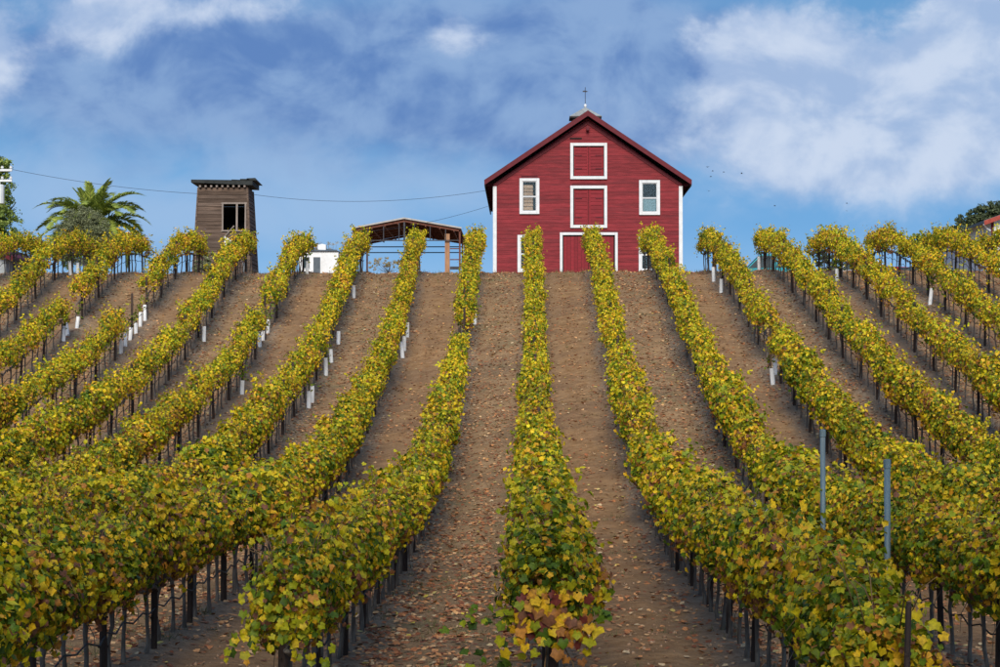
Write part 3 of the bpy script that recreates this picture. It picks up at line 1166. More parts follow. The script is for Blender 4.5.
tag(link('soil_clods', tri_mesh('soil_clods', ov.reshape(-1, 3), ((np.arange(n) * 6)[:, None, None] + octf[None]).reshape(-1, 3), M['clod'])),
    'small brown soil clods and stones between the vine rows', 'soil clods', kind='stuff')

n = 5200
y = 26 + 74 * rg.random(n) ** 1.1
x = (rg.uniform(-60, 1060, n) - VX) * y / F
al = np.floor((x - ROW_1) / ROW_S).astype(int)
keep = (vnoise(x, y, 21, 2.3) > .60) & (rg.random(n) < np.where(al % 2 != 0, .9, .22))
x, y = x[keep], y[keep]
nb = 12
X = np.repeat(x, nb) + rg.normal(0, .07, len(x) * nb)
Y = np.repeat(y, nb) + rg.normal(0, .07, len(x) * nb)
Z = g(X, Y) + relief(X, Y) - .01
h = rg.uniform(.04, .13, len(X))
dx, dy = rg.normal(0, .05, (2, len(X)))
wv = rg.uniform(0, 6.28, len(X))
A = np.stack([X + .006 * np.cos(wv), Y + .006 * np.sin(wv), Z], 1)
B = np.stack([X - .006 * np.cos(wv), Y - .006 * np.sin(wv), Z], 1)
Cc = np.stack([X + dx, Y + dy, Z + h], 1)
n = 5200                                            # dry grass fringing the brow of the hill
X2 = rg.uniform(-26, 26, n)
Y2 = rg.uniform(97.0, 104.0, n)
kp = rg.random(n) < np.clip((vnoise(X2, Y2, 33, .9) - .42) * 4, 0.03, 1)
X2, Y2 = X2[kp], Y2[kp]
Z2 = g(X2, Y2) + relief(X2, Y2) - .02
h2 = rg.uniform(.06, .22, len(X2))
d2 = rg.normal(0, .06, (2, len(X2)))
A = np.vstack([A, np.stack([X2 + .010, Y2, Z2], 1)])
B = np.vstack([B, np.stack([X2 - .010, Y2, Z2], 1)])
Cc = np.vstack([Cc, np.stack([X2 + d2[0], Y2 + d2[1], Z2 + h2], 1)])
X = np.concatenate([X, X2])
v = np.stack([A, B, Cc], 1).reshape(-1, 3)
c = palette(rg.random(len(X)), [(0, (.06, .075, .025)), (.6, (.12, .125, .05)), (1, (.22, .19, .10))])
tag(link('weeds', tri_mesh('weeds', v, np.arange(len(v)).reshape(-1, 3), M['litter'], np.repeat(c, 3, 0))),
    'thin grey-green weeds and grass between the vine rows', 'weeds', kind='stuff')

# two galvanised pipes standing among the rows
for i, (px, top, D) in enumerate(((822, 430, 36.0), (886, 460, 29.9))):
    p = W(px, top, D)
    z0 = float(g(p.x, p.y))
    h = p.z - z0
    root = empty('steel_pipe_post', (p.x, p.y, z0),
                 ('tall blue-grey steel pipe post standing among the vines, the higher one' if i == 0 else
                  'blue-grey steel pipe post standing among the vines, the lower one'), 'post')
    MB().tube([(0, 0, -.3), (0, 0, h)], .040, 12).build('pipe', M['galv'], root, smooth=True)
    MB().tube([(0, 0, h - .10), (0, 0, h), (0, 0, h + .012)], [.048, .048, .03], 12).build('cap', M['galv'], root, smooth=False)

# ------------------------------------------------------------------ the red barn
BD = 115.0
bs = F / BD
BX, BZ = (588 - VX) / bs, 8.60
barn = empty('barn', (BX, BD, BZ), 'large red gabled barn with white trimmed hay doors on the hilltop', 'barn')


def bp(px, py):
    return (px - 588) / bs, CAMZ + (HY - py) / bs - BZ


WX, WZ, AZ, DEP = 4.55, 4.95, 8.12, 17.0
slope = (AZ - WZ) / WX
# backing walls
mb = MB()
mb.prism([(-WX + .03, 0), (WX - .03, 0), (WX - .03, WZ - .02), (0, AZ - .03), (-WX + .03, WZ - .02)], .30, .34)
mb.box(-WX, -WX + .12, .34, DEP, 0, WZ - .05)
mb.box(WX - .12, WX, .34, DEP, 0, WZ - .05)
mb.prism([(-WX + .03, 0), (WX - .03, 0), (WX - .03, WZ - .02), (0, AZ - .03), (-WX + .03, WZ - .02)], DEP - .04, DEP)
mb.build('wall', M['red_trim'], barn)

openings = {}
x0, z1 = bp(519.5, 177.5); x1, z0 = bp(539.5, 213.5)
openings['w_ul'] = (x0, x1, z0, z1)
x0, z1 = bp(639.5, 179.5); x1, z0 = bp(660.5, 214.5)
openings['w_ur'] = (x0, x1, z0, z1)
x0, z1 = bp(517.5, 234.5); x1, z0 = bp(538.5, 272)
openings['w_ll'] = (x0, x1, z0, z1)
x0, z1 = bp(639, 236); x1, z0 = bp(660, 272)
openings['w_lr'] = (x0, x1, z0, z1)
x0, z1 = bp(570.5, 142); x1, z0 = bp(607.5, 178.5)
openings['d_top'] = (x0, x1, z0, z1)
x0, z1 = bp(570.5, 185); x1, z0 = bp(607.5, 227.5)
openings['d_mid'] = (x0, x1, z0, z1)
x0, z1 = bp(560, 232)
x1, _ = bp(618, 232)
openings['d_big'] = (x0, x1, 0.0, z1)
# siding boards, cut round the openings
BH = .19
z = 0.02
ri = np.random.default_rng(3)
while z < AZ - .06:
    zt = min(z + BH - .007, AZ - .02)
    half = lambda zz: WX - .10 if zz < WZ else max(0.02, (AZ - zz) / slope - .02)
    h0, h1 = half(z), half(zt)
    cuts = sorted([(a - .02 + .1, b + .02 - .1) for a, b, c, d in openings.values() if c + .06 < zt and d - .06 > z])
    segs, cur = [], None
    left = None
    edges = [-99]
    for a, b in cuts:
        edges += [a, b]
    edges.append(99)
    for i in range(0, len(edges), 2):
        a, b = edges[i], edges[i + 1]
        # random butt joints on long runs
        la, lb = max(a, -h0), min(b, h0)
        parts = [(a, b)]
        if lb - la > 4 and ri.random() < .8:
            m = ri.uniform(la + 1, lb - 1)
            parts = [(a, m - .003), (m + .003, b)]
        for (p, q) in parts:
            bl, br = max(p, -h0), min(q, h0)
            tl, tr_ = max(p, -h1), min(q, h1)
            if br - bl < .04:
                continue
            if tr_ - tl < .005:
                tl = tr_ = (bl + br) / 2
                tr_ += .005
            off = ri.uniform(-.004, .004)
            yb, yt = .266 + off, .271 + off          # lapped: lower edge proud
            mb = MB()
            mb.hexa([(bl, yb, z), (br, yb, z), (br, .299, z), (bl, .299, z),
                     (tl, yt, zt), (tr_, yt, zt), (tr_, .299, zt), (tl, .299, zt)])
            mb.build('siding_board', M['red'], barn)
    z += BH
for s in (-1, 1):
    a, b = sorted((s * (WX + .01), s * (WX - .17)))
    bevel(MB().box(a, b, .22, .40, 0, WZ - .12 - (0.0)).build('corner_board', M['white'], barn), .008)


def trim(parent, o, w=.15, name='frame', y0=.17, y1=.30, bottom=True):
    x0, x1, z0, z1 = o
    mb = MB()
    mb.box(x0, x0 + w, y0, y1, z0, z1)
    mb.box(x1 - w, x1, y0, y1, z0, z1)
    mb.box(x0 + w, x1 - w, y0 + .004, y1, z1 - w, z1)
    if bottom:
        mb.box(x0 + w, x1 - w, y0 + .004, y1, z0, z0 + w)
    return bevel(mb.build(name, M['white'], parent), .008)


# near-black panels on the solid backing, painted as the unlit inside, behind sash and glass
def window(o, lab, blind):
    x0, x1, z0, z1 = o
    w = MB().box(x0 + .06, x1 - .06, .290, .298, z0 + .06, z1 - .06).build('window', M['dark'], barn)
    if lab:
        w['label'] = lab
    trim(w, o, .14)
    ix0, ix1, iz0, iz1 = x0 + .142, x1 - .142, z0 + .142, z1 - .142
    zm = (iz0 + iz1) / 2 - .02
    mb = MB()
    for a, b in ((iz0, zm - .004), (zm + .004, iz1)):
        mb.box(ix0, ix0 + .03, .215, .25, a, b)
        mb.box(ix1 - .03, ix1, .215, .25, a, b)
        mb.box(ix0 + .03, ix1 - .03, .217, .25, a, a + .03)
        mb.box(ix0 + .03, ix1 - .03, .217, .25, b - .03, b)
    mb.build('sash', M['white'], w)
    for a, b in ((iz0 + .03, zm - .034), (zm + .034, iz1 - .03)):
        MB().box(ix0 + .03, ix1 - .03, .230, .236, a, b).build('pane', M['glass'], w)
    if blind == 'slats':
        zz = iz0 + .06
        while zz < iz1 - .22:
            MB().hexa([(ix0 + .06, .262, zz), (ix1 - .16, .262, zz), (ix1 - .16, .285, zz), (ix0 + .06, .285, zz),
                       (ix0 + .06, .275, zz + .15), (ix1 - .18, .275, zz + .15), (ix1 - .18, .288, zz + .15), (ix0 + .06, .288, zz + .15)]
                      ).build('blind_slat', M['blind'], w)
            zz += .175
    elif blind == 'curtain':
        mb = MB()
        n = 14
        for i in range(n):
            a = ix0 + .05 + (ix1 - ix0 - .1) * i / n
            b = ix0 + .05 + (ix1 - ix0 - .1) * (i + 1) / n
            ya, yb = (.262, .282) if i % 2 else (.282, .262)
            mb.hexa([(a, ya, iz0 + .05), (b, yb, iz0 + .05), (b, .288, iz0 + .05), (a, .288, iz0 + .05),
                     (a, ya, zm + .02), (b, yb, zm + .02), (b, .288, zm + .02), (a, .288, zm + .02)])
        mb.build('curtain', M['curtain'], w)


window(openings['w_ul'], 'upper window with orange-brown slatted blind', 'slats')
window(openings['w_ur'], 'upper window with pale curtain in its lower half', 'curtain')
window(openings['w_ll'], None, None)
window(openings['w_lr'], None, None)


def hay_door(o, lab, big=False):
    x0, x1, z0, z1 = o
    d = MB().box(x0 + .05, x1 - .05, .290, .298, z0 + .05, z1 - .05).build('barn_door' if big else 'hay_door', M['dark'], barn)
    d['label'] = lab
    trim(d, o, .145 if not big else .13, bottom=not big, y0=.15 if not big else .16)
    ix0, ix1, iz0, iz1 = x0 + .17, x1 - .17, z0 + (.17 if not big else .03), z1 - .20
    xm = (ix0 + ix1) / 2
    for a, b in ((ix0 + .015, xm - .012), (xm + .012, ix1 - .015)):
        if big:
            m = 7
            for i in range(m):
                p, q = a + (b - a) * i / m, a + (b - a) * (i + 1) / m - .010
                yo = ri.uniform(-.004, .004)
                MB().box(p, q, .258 + yo, .289, iz0, iz1).build('plank', M['red_door'], d)
        else:
            m = 9
            for i in range(m):
                p, q = iz0 + (iz1 - iz0) * i / m, iz0 + (iz1 - iz0) * (i + 1) / m - .012
                yo = ri.uniform(-.006, .006)
                MB().hexa([(a, .250 + yo, p), (b, .250 + yo, p), (b, .289, p), (a, .289, p),
                           (a, .262 + yo, q), (b, .262 + yo, q), (b, .289, q), (a, .289, q)]).build('plank', M['red_door'], d)
            mb = MB()
            mb.box(a, a + .07, .238, .258, iz0, iz1)
            mb.box(b - .07, b, .238, .258, iz0, iz1)
            mb.build('stile', M['red_door'], d)
            for zz in (iz0 + .35, iz1 - .4):
                hx = a if a < xm - .1 else b
                s = 1 if hx == a else -1
                q0, q1 = sorted((hx, hx + s * .38))
                MB().box(q0, q1, .228, .237, zz - .025, zz + .025).build('hinge', M['red_trim'], d)


hay_door(openings['d_top'], 'upper red hay door under the gable peak')
hay_door(openings['d_mid'], 'lower red hay door above the big door')
hay_door(openings['d_big'], 'big ground-floor red door with white frame', True)

# hay hook beam and ledge
MB().box(-.07, .07, -.05, .262, AZ - .62, AZ - .42).build('hook_beam', M['red_trim'], barn)
mb = MB()
mb.box(-.86, -.28, .235, .262, bp(0, 138)[1], bp(0, 136.6)[1])
mb.build('rail', M['dark'], barn)

# roof: two slabs with rake boards, soffit
RX, RZ0 = 4.97, 5.09
ez = 8.43
rs = (ez - RZ0) / RX
for s in (-1, 1):
    th = .05
    mb = MB()
    pts = [(0, ez), (s * RX, RZ0), (s * RX, RZ0 - th), (0, ez - th)]
    if s > 0:
        pts = pts[::-1]
    mb.prism(pts, -.28, DEP + .4)
    roof = mb.build('roof', M['roof_dark'], barn)
    mb = MB()                                    # rake board
    pts = [(0, ez - .012), (s * (RX - .006), RZ0 - .012), (s * (RX - .006), RZ0 - .25), (0, ez - .27)]
    if s > 0:
        pts = pts[::-1]
    mb.prism(pts, -.33, -.283)
    mb.build('rake_board', M['red_trim'], roof)
    mb = MB()                                    # inner frieze board on the wall under the rake
    pts = [(0, ez - .43), (s * (WX - .02), RZ0 + (RX - WX) * rs - .43), (s * (WX - .02), RZ0 + (RX - WX) * rs - .60), (0, ez - .62)]
    if s > 0:
        pts = pts[::-1]
    mb.prism(pts, .225, .258)
    mb.build('frieze_board', M['red_trim'], roof)
    a, b = sorted((s * (RX - .01), s * (RX - .06)))
    MB().box(a, b, -.26, DEP + .38, RZ0 - .30, RZ0 - .052).build('fascia', M['roof_dark'], roof)
    for i in range(14):                          # rafter tails
        yy = .6 + i * 1.2
        a, b = sorted((s * (WX + .005), s * (RX - .08)))
        MB().box(a, b, yy, yy + .10, RZ0 - .22, RZ0 - .102).build('rafter_tail', M['red_trim'], roof)
# ridge ventilator with hipped cap and weather vane
cy = 5.0
cup = MB()
cup.box(-.62, .62, cy - .62, cy + .62, ez - .75, ez + .18)
cup_o = cup.build('cupola', M['roof_dark'], barn)
for s in (-1, 1):
    for i in range(4):
        zz = ez - .34 + i * .12
        MB().hexa([(-.60, cy + s * .66, zz), (.60, cy + s * .66, zz), (.60, cy + s * .625, zz), (-.60, cy + s * .625, zz),
                   (-.60, cy + s * .632, zz + .1), (.60, cy + s * .632, zz + .1), (.60, cy + s * .622, zz + .1), (-.60, cy + s * .622, zz + .1)]
                  ).build('louvre', M['roof_dark'], cup_o)
mb = MB()
zt = ez + .18
q = .80
ap = (0, cy, zt + .62)
cr = [(-q, cy - q, zt + .08), (q, cy - q, zt + .08), (q, cy + q, zt + .08), (-q, cy + q, zt + .08)]
lo = [(a, b, zt + .002) for a, b, _ in cr]
for i in range(4):
    j = (i + 1) % 4
    mb.poly([cr[i], cr[j], ap], 0)
    mb.poly([lo[i], lo[j], cr[j], cr[i]], 1)
mb.poly(lo[::-1], 1)
mb.build('cupola_roof', [M['roof_grey'], M['roof_dark']], cup_o)
mb = MB()
mb.tube([(0, cy, zt + .58), (0, cy, zt + .66), (0, cy, zt + .72), (0, cy, zt + .78)], [.04, .075, .075, .03], 8)
mb.build('finial', M['white'], cup_o, smooth=True)
mb = MB()
mb.tube([(0, cy, zt + .7), (0, cy, zt + 1.62)], .015, 5)
mb.prism([(-.13, zt + 1.38), (.04, zt + 1.37), (.15, zt + 1.40), (.04, zt + 1.44), (-.06, zt + 1.45), (-.13, zt + 1.43)], cy - .01, cy + .01)
mb.build('weather_vane', M['steel_dark'], barn)

# ------------------------------------------------------------------ wooden tank tower
TD = 128.0
ts = F / TD
tx0 = (225 - VX) / ts
tower = empty('wooden_tower', (tx0, TD, BZ), 'weathered brown plank tower with flat black roof and broken window', 'tower')
TH = CAMZ + (HY - 189) / ts - BZ
bw, tw = 1.62, 1.30
wx0, wx1 = (225.2 - 225) / ts, (247.6 - 225) / ts
wz0, wz1 = CAMZ + (HY - 231.5) / ts - BZ, CAMZ + (HY - 205.5) / ts - BZ
hw = lambda z: bw + (tw - bw) * z / TH
bh = .20
z = 0.0
ri = np.random.default_rng(8)
while z < TH - .05:
    zt = min(z + bh - .006, TH)
    for face in range(4):
        a0, a1 = hw(z), hw(zt)
        segs = [(-1, 1)]
        cut = face == 0 and zt > wz0 and z < wz1
        for part in ((0, 1) if cut else (2,)):
            off = ri.uniform(-.012, .008)
            lap = .022
            if part == 0:
                L0, L1, R0_, R1_ = -a0, -a1, wx0 - .03, wx0 - .03
            elif part == 1:
                L0, L1, R0_, R1_ = wx1 + .03, wx1 + .03, a0, a1
                if R0_ - L0 < .05:
                    continue
            else:
                L0, L1, R0_, R1_ = -a0, -a1, a0, a1
            e = .012 * (part == 2)
            tiltz = ri.uniform(-.012, .012)
            pts = [(L0, -a0 - lap + off, z), (R0_, -a0 - lap + off, z + tiltz), (R0_, -a0 + .03, z + tiltz), (L0, -a0 + .03, z),
                   (L1, -a1 + off, zt), (R1_, -a1 + off, zt + tiltz), (R1_, -a1 + .03, zt + tiltz), (L1, -a1 + .03, zt)]
            rot = Matrix.Rotation(face * math.pi / 2, 3, 'Z')
            MB().hexa([rot @ Vector(p) for p in pts]).build('plank', M['plank'], tower)
    z += bh
mb = MB()
for sx in (-1, 1):
    for sy in (-1, 1):
        mb.tube([(sx * (bw + .0), sy * (bw + .0), -.2), (sx * (tw + .0), sy * (tw + .0), TH)], .06, 4)
mb.build('corner_post', M['plank'], tower)
fy = lambda z: -hw(z) - .05
fr = MB()
for (a, b, c, d) in ((wx0 - .05, wx0 + .03, wz0, wz1), (wx1 - .03, wx1 + .05, wz0, wz1), (wx0 + .70, wx0 + .80, wz0 + .0, wz1),
                     (wx0 - .08, wx1 + .08, wz1, wz1 + .08), (wx0 - .08, wx1 + .08, wz0 - .08, wz0)):
    fr.hexa([(a, fy(c), c), (b, fy(c), c), (b, fy(c) + .08, c), (a, fy(c) + .08, c),
             (a, fy(d), d), (b, fy(d), d), (b, fy(d) + .08, d), (a, fy(d) + .08, d)])
fr.build('window_frame', M['plank_lite'], tower)
MB().tube([(wx0 + .05, fy(wz0) - .06, wz0 - .42), (wx0 + .62, fy(wz0) - .05, wz0 + .22)], .04, 4).build('broken_board', M['plank_lite'], tower)
MB().prism([(wx0 + .10, wz0 - 1.0), (wx0 + .62, wz0 - .9), (wx0 + .60, wz0 - .62), (wx0 + .14, wz0 - .34)], fy(0) - .05, fy(0) - .02).build('white_board', M['white'], tower)
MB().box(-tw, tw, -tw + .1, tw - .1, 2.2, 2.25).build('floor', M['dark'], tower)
mb = MB()  # near-black sheets added to block light slits and darken the inside
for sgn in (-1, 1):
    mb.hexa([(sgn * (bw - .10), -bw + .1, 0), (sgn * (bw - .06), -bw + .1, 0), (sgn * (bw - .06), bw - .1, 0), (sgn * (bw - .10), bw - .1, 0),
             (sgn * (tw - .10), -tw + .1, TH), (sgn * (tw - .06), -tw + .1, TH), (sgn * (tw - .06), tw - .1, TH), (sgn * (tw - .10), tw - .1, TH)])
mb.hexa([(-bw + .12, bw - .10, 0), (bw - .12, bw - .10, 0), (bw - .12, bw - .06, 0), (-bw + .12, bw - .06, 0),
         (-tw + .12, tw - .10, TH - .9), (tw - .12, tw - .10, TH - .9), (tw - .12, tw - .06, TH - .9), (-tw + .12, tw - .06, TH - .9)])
mb.build('added_dark_lining', M['dark'], tower)
roof = MB()
ro = tw + .30
roof.hexa([(-ro - .05, -ro, TH + .24), (ro, -ro, TH + .10), (ro, ro, TH + .10), (-ro - .05, ro, TH + .24),
           (-ro - .05, -ro, TH + .40), (ro, -ro, TH + .36), (ro, ro, TH + .36), (-ro - .05, ro, TH + .40)])
rf = roof.build('roof', M['tar'], tower)
for i in range(9):
    xx = -tw + .12 + i * (2 * tw - .24) / 8
    MB().box(xx - .05, xx + .05, -ro + .04, ro - .04, TH + .0, TH + .098).build('rafter', M['plank_lite'], tower)
for i, (a, b) in enumerate(((.5, .22), (.95, .30), (1.3, .2))):
    MB().hexa([(a, -ro - .03, TH + .37), (a + .5, -ro - .03, TH + .35), (a + .5, ro, TH + .35), (a, ro, TH + .37),
               (a, -ro - .03, TH + .40 + .03 * i), (a + .45, -ro - .03, TH + .38 + .05 * i), (a + .45, ro, TH + .40), (a, ro, TH + .42)]
              ).build('roofing_felt', M['tar'], rf)

# ------------------------------------------------------------------ open metal shed
SD = 140.0
ss = F / SD
sx0 = (406.5 - VX) / ss
shed = empty('open_shed', (sx0, SD, BZ), 'open sided metal shed with shallow rust-brown gable roof on posts', 'shed')
sp_ = lambda px, py: ((px - 406.5) / ss, CAMZ + (HY - py) / ss - BZ)
xl, ze = sp_(352, 228)
xr, _ = sp_(461, 228)
xm, za = sp_(404, 218)
SDEP = 12.0
for s, xe in ((-1, xl), (1, xr)):
    n = 8
    for i in range(n):                              # corrugated sheets side by side down the depth
        y0, y1 = SDEP * i / n, SDEP * (i + 1) / n - .01
        mb = MB()
        pts = [(xm, za), (xe, ze), (xe, ze - .04), (xm, za - .04)]
        if s > 0:
            pts = pts[::-1]
        mb.prism(pts, y0, y1)
        mb.build('roof_sheet', M['sheet'], shed)
    mb = MB()
    pts = [(xm, za + .06), (xe + s * .03, ze + .06), (xe + s * .03, ze - .03), (xm, za - .03)]
    if s > 0:
        pts = pts[::-1]
    mb.prism(pts, -.06, -.01)
    mb.build('roof_edge', M['sheet_edge'], shed)
    for i in range(7):
        yy = .1 + i * (SDEP - .3) / 6
        mb = MB()
        pts = [(xm, za - .06), (xe, ze - .06), (xe, ze - .20), (xm, za - .20)]
        if s > 0:
            pts = pts[::-1]
        mb.prism(pts, yy, yy + .07)
        mb.build('rafter', M['steel_red'], shed)
    for i in range(4):
        f = (i + .5) / 4
        xx, zz = xm + (xe - xm) * f, za + (ze - za) * f
        MB().box(xx - .03, xx + .03, .02, SDEP - .05, zz - .27, zz - .205).build('purlin', M['steel_red'], shed)
zc = sp_(0, 240)[1]
for yy in (.12, SDEP * .5, SDEP - .3):
    MB().box(xl + .04, xr - .04, yy, yy + .06, zc - .03, zc + .03).build('tie_beam', M['steel_dark'], shed)
    for i in (range(1, 7) if yy < 1 else ()):
        xx = xl + (xr - xl) * i / 7
        zz = za + (ze - za) * abs(xx - xm) / abs(xr - xm) - .2
        if zz > zc + .1:
            MB().box(xx - .025, xx + .025, yy + .01, yy + .07, zc + .032, zz).build('strut', M['steel_dark'], shed)
    MB().box(xm - .05, xm + .05, yy - .01, yy + .09, zc + .032, za - .1).build('king_post', M['steel_dark'], shed)
    for xx in (xl + .08, xr - .08):
        MB().box(xx - .05, xx + .05, yy - .02, yy + .10, -.1, ze - .1).build('post', M['steel_red'], shed)
wxp = sp_(447, 0)[0]
MB().box(wxp - .14, wxp + .14, .3, .58, -.1, zc + .4).build('timber_post', M['timber'], shed)
for zz in (sp_(0, 248)[1], sp_(0, 259)[1]):
    MB().box(wxp + .16, xr - .14, .40, .46, zz - .03, zz + .03).build('side_rail', M['steel_red'], shed)
MB().box(wxp + .16, xr - .14, .36, .50, sp_(0, 269)[1], sp_(0, 266)[1]).build('side_rail', M['steel_dark'], shed)

# ------------------------------------------------------------------ small white hut
HD = 150.0
hs_ = F / HD
hp = lambda px, py: ((px - 319) / hs_, CAMZ + (HY - py) / hs_ - BZ)
hut = empty('white_hut', ((319 - VX) / hs_, HD, BZ), 'small white hut with grey roof and dark door near the shed', 'hut')
hx0, hx1 = hp(299, 0)[0], hp(338, 0)[0]
hz = hp(0, 251)[1]
MB().box(hx0, hx1, 0, 3.0, -.1, hz).build('wall', M['stucco'], hut)
mb = MB()
mb.hexa([(hx0 - .12, -.15, hz), (hx1 + .05, -.15, hz), (hx1 + .05, 3.15, hz), (hx0 - .12, 3.15, hz),
         (hx0 + .3, .5, hz + .30), (hx1 - .4, .5, hz + .16), (hx1 - .4, 2.5, hz + .16), (hx0 + .3, 2.5, hz + .30)])
hr = mb.build('roof', M['slate'], hut)
a, c = hp(317, 249), hp(325, 243)
mb = MB()
mb.box(a[0], c[0], .3, 1.0, hz + .1, c[1] - .06)
mb.tube([(.5 * (a[0] + c[0]), .65, c[1] - .06), (.5 * (a[0] + c[0]), .65, c[1])], [.22, .1], 8)
mb.build('roof_vent', M['stucco'], hr)
a, c = hp(313, 275), hp(320, 257)
d = MB().box(a[0], c[0], -.03, -.002, 0.0, c[1]).build('door', M['grey_door'], hut)
MB().box(c[0] - .09, c[0] - .05, -.06, -.03, 1.9, 2.0).build('handle', M['steel_dark'], d)
mb = MB()
mb.box(a[0] - .06, a[0], -.05, -.002, 0, c[1] + .06)
mb.box(c[0], c[0] + .06, -.05, -.002, 0, c[1] + .06)
mb.box(a[0], c[0], -.052, -.002, c[1], c[1] + .06)
mb.build('door_frame', M['stucco'], d)
a, c = hp(303, 268), hp(309, 257)
wnd = MB().box(a[0], c[0], -.02, -.002, a[1], c[1]).build('window', M['car_glass'], hut)
mb = MB()
mb.box(a[0] - .05, a[0], -.04, -.002, a[1] - .05, c[1] + .05)
mb.box(c[0], c[0] + .05, -.04, -.002, a[1] - .05, c[1] + .05)
mb.box(a[0], c[0], -.038, -.002, c[1], c[1] + .05)
mb.box(a[0], c[0], -.038, -.002, a[1] - .05, a[1])
mb.build('frame', M['white'], wnd)

# ------------------------------------------------------------------ houses at both edges
def house(name, px0, px1, py_eave, py_ridge, D, label, cat, wallm, roofm, depth=9.0, rakem=None):
    s = F / D
    w = (px1 - px0) / s
    root = empty(name, (((px0 + px1) / 2 - VX) / s, D, BZ), label, cat)
    ze = CAMZ + (HY - py_eave) / s - BZ
    zr = CAMZ + (HY - py_ridge) / s - BZ
    MB().prism([(-w / 2, -.1), (w / 2, -.1), (w / 2, ze), (0, zr - .12), (-w / 2, ze)], 0, depth).build('wall', wallm, root)
    for sd in (-1, 1):
        k = (zr - ze) / (w / 2)
        e = w / 2 + .55
        pts = [(0, zr), (sd * e, zr - k * e), (sd * e, zr - k * e - .16), (0, zr - .16)]
        if sd > 0:
            pts = pts[::-1]
        r = MB().prism(pts, -.6, depth + .6).build('roof', roofm, root)
        pts = [(0, zr - .02), (sd * (e - .02), zr - k * e - .02), (sd * (e - .02), zr - k * e - .28), (0, zr - .28)]
        if sd > 0:
            pts = pts[::-1]
        MB().prism(pts, -.66, -.61).build('rake_board', rakem or roofm, r)
    return root, w, ze, zr


hr_, w, ze, zr = house('white_house', 991, 1150, 218, 190, 140, 'white house with red-edged grey roof at the hilltop edge', 'house',
                       M['stucco'], M['slate'], 17.0, M['tile_red'])
xa = -w / 2
MB().tube([(xa - .52, -.5, ze - .42), (xa - .3, -.1, ze - .62), (xa - .06, -.06, ze - .75)], .05, 6).build('gutter', M['white'], hr_)
MB().box(xa - .02, xa + .14, -.05, -.002, 0, ze - .1).build('corner_board', M['red_trim'], hr_)
wd = MB().box(.2, 1.3, -.03, -.002, 1.0, 2.6).build('window', M['car_glass'], hr_)
mb = MB()
mb.box(.1, .2, -.05, -.002, .9, 2.7)
mb.box(1.3, 1.4, -.05, -.002, .9, 2.7)
mb.box(.2, 1.3, -.048, -.002, 2.6, 2.7)
mb.box(.2, 1.3, -.048, -.002, .9, 1.0)
mb.build('frame', M['white'], wd)
hl, w, ze, zr = house('red_roofed_house', -110, 4, 252, 225, 132, 'maroon roofed house below the utility pole', 'house', M['grey_soffit'],
                      M['red_trim'])
wd = MB().box(-.6, .6, -.03, -.002, 1.0, 2.2).build('window', M['car_glass'], hl)
mb = MB()
mb.box(-.7, -.6, -.05, -.002, .9, 2.3)
mb.box(.6, .7, -.05, -.002, .9, 2.3)
mb.box(-.6, .6, -.048, -.002, 2.2, 2.3)
mb.box(-.6, .6, -.048, -.002, .9, 1.0)
mb.build('frame', M['white'], wd)

# ------------------------------------------------------------------ cars parked on the plateau
def wheel_mesh():
    mb = MB()
    n = 18
    r, wd_ = .33, .11
    prof = [(.20, -wd_), (.30, -wd_), (r, -wd_ + .03), (r, wd_ - .03), (.30, wd_), (.20, wd_)]
    for i in range(n):
        a0, a1 = 2 * math.pi * i / n, 2 * math.pi * (i + 1) / n
        for j in range(len(prof) - 1):
            (r0, y0), (r1, y1) = prof[j], prof[j + 1]
            mb.poly([(r0 * math.cos(a0), y0, r0 * math.sin(a0)), (r1 * math.cos(a0), y1, r1 * math.sin(a0)),
                     (r1 * math.cos(a1), y1, r1 * math.sin(a1)), (r0 * math.cos(a1), y0, r0 * math.sin(a1))])
    rim = MB()
    for sy in (-1, 1):
        for i in range(10):
            a0, a1 = 2 * math.pi * i / 10, 2 * math.pi * (i + .55) / 10
            rim.poly([(.03 * math.cos(a0), sy * .09, .03 * math.sin(a0)), (.2 * math.cos(a0), sy * .1, .2 * math.sin(a0)),
                      (.2 * math.cos(a1), sy * .1, .2 * math.sin(a1)), (.03 * math.cos(a1), sy * .09, .03 * math.sin(a1))])
    rim.tube([(0, -.1, 0), (0, .1, 0)], .06, 8)
    return mb.mesh('tyre', M['rubber']), rim.mesh('rim', M['chrome'])


tyre_me, rim_me = wheel_mesh()


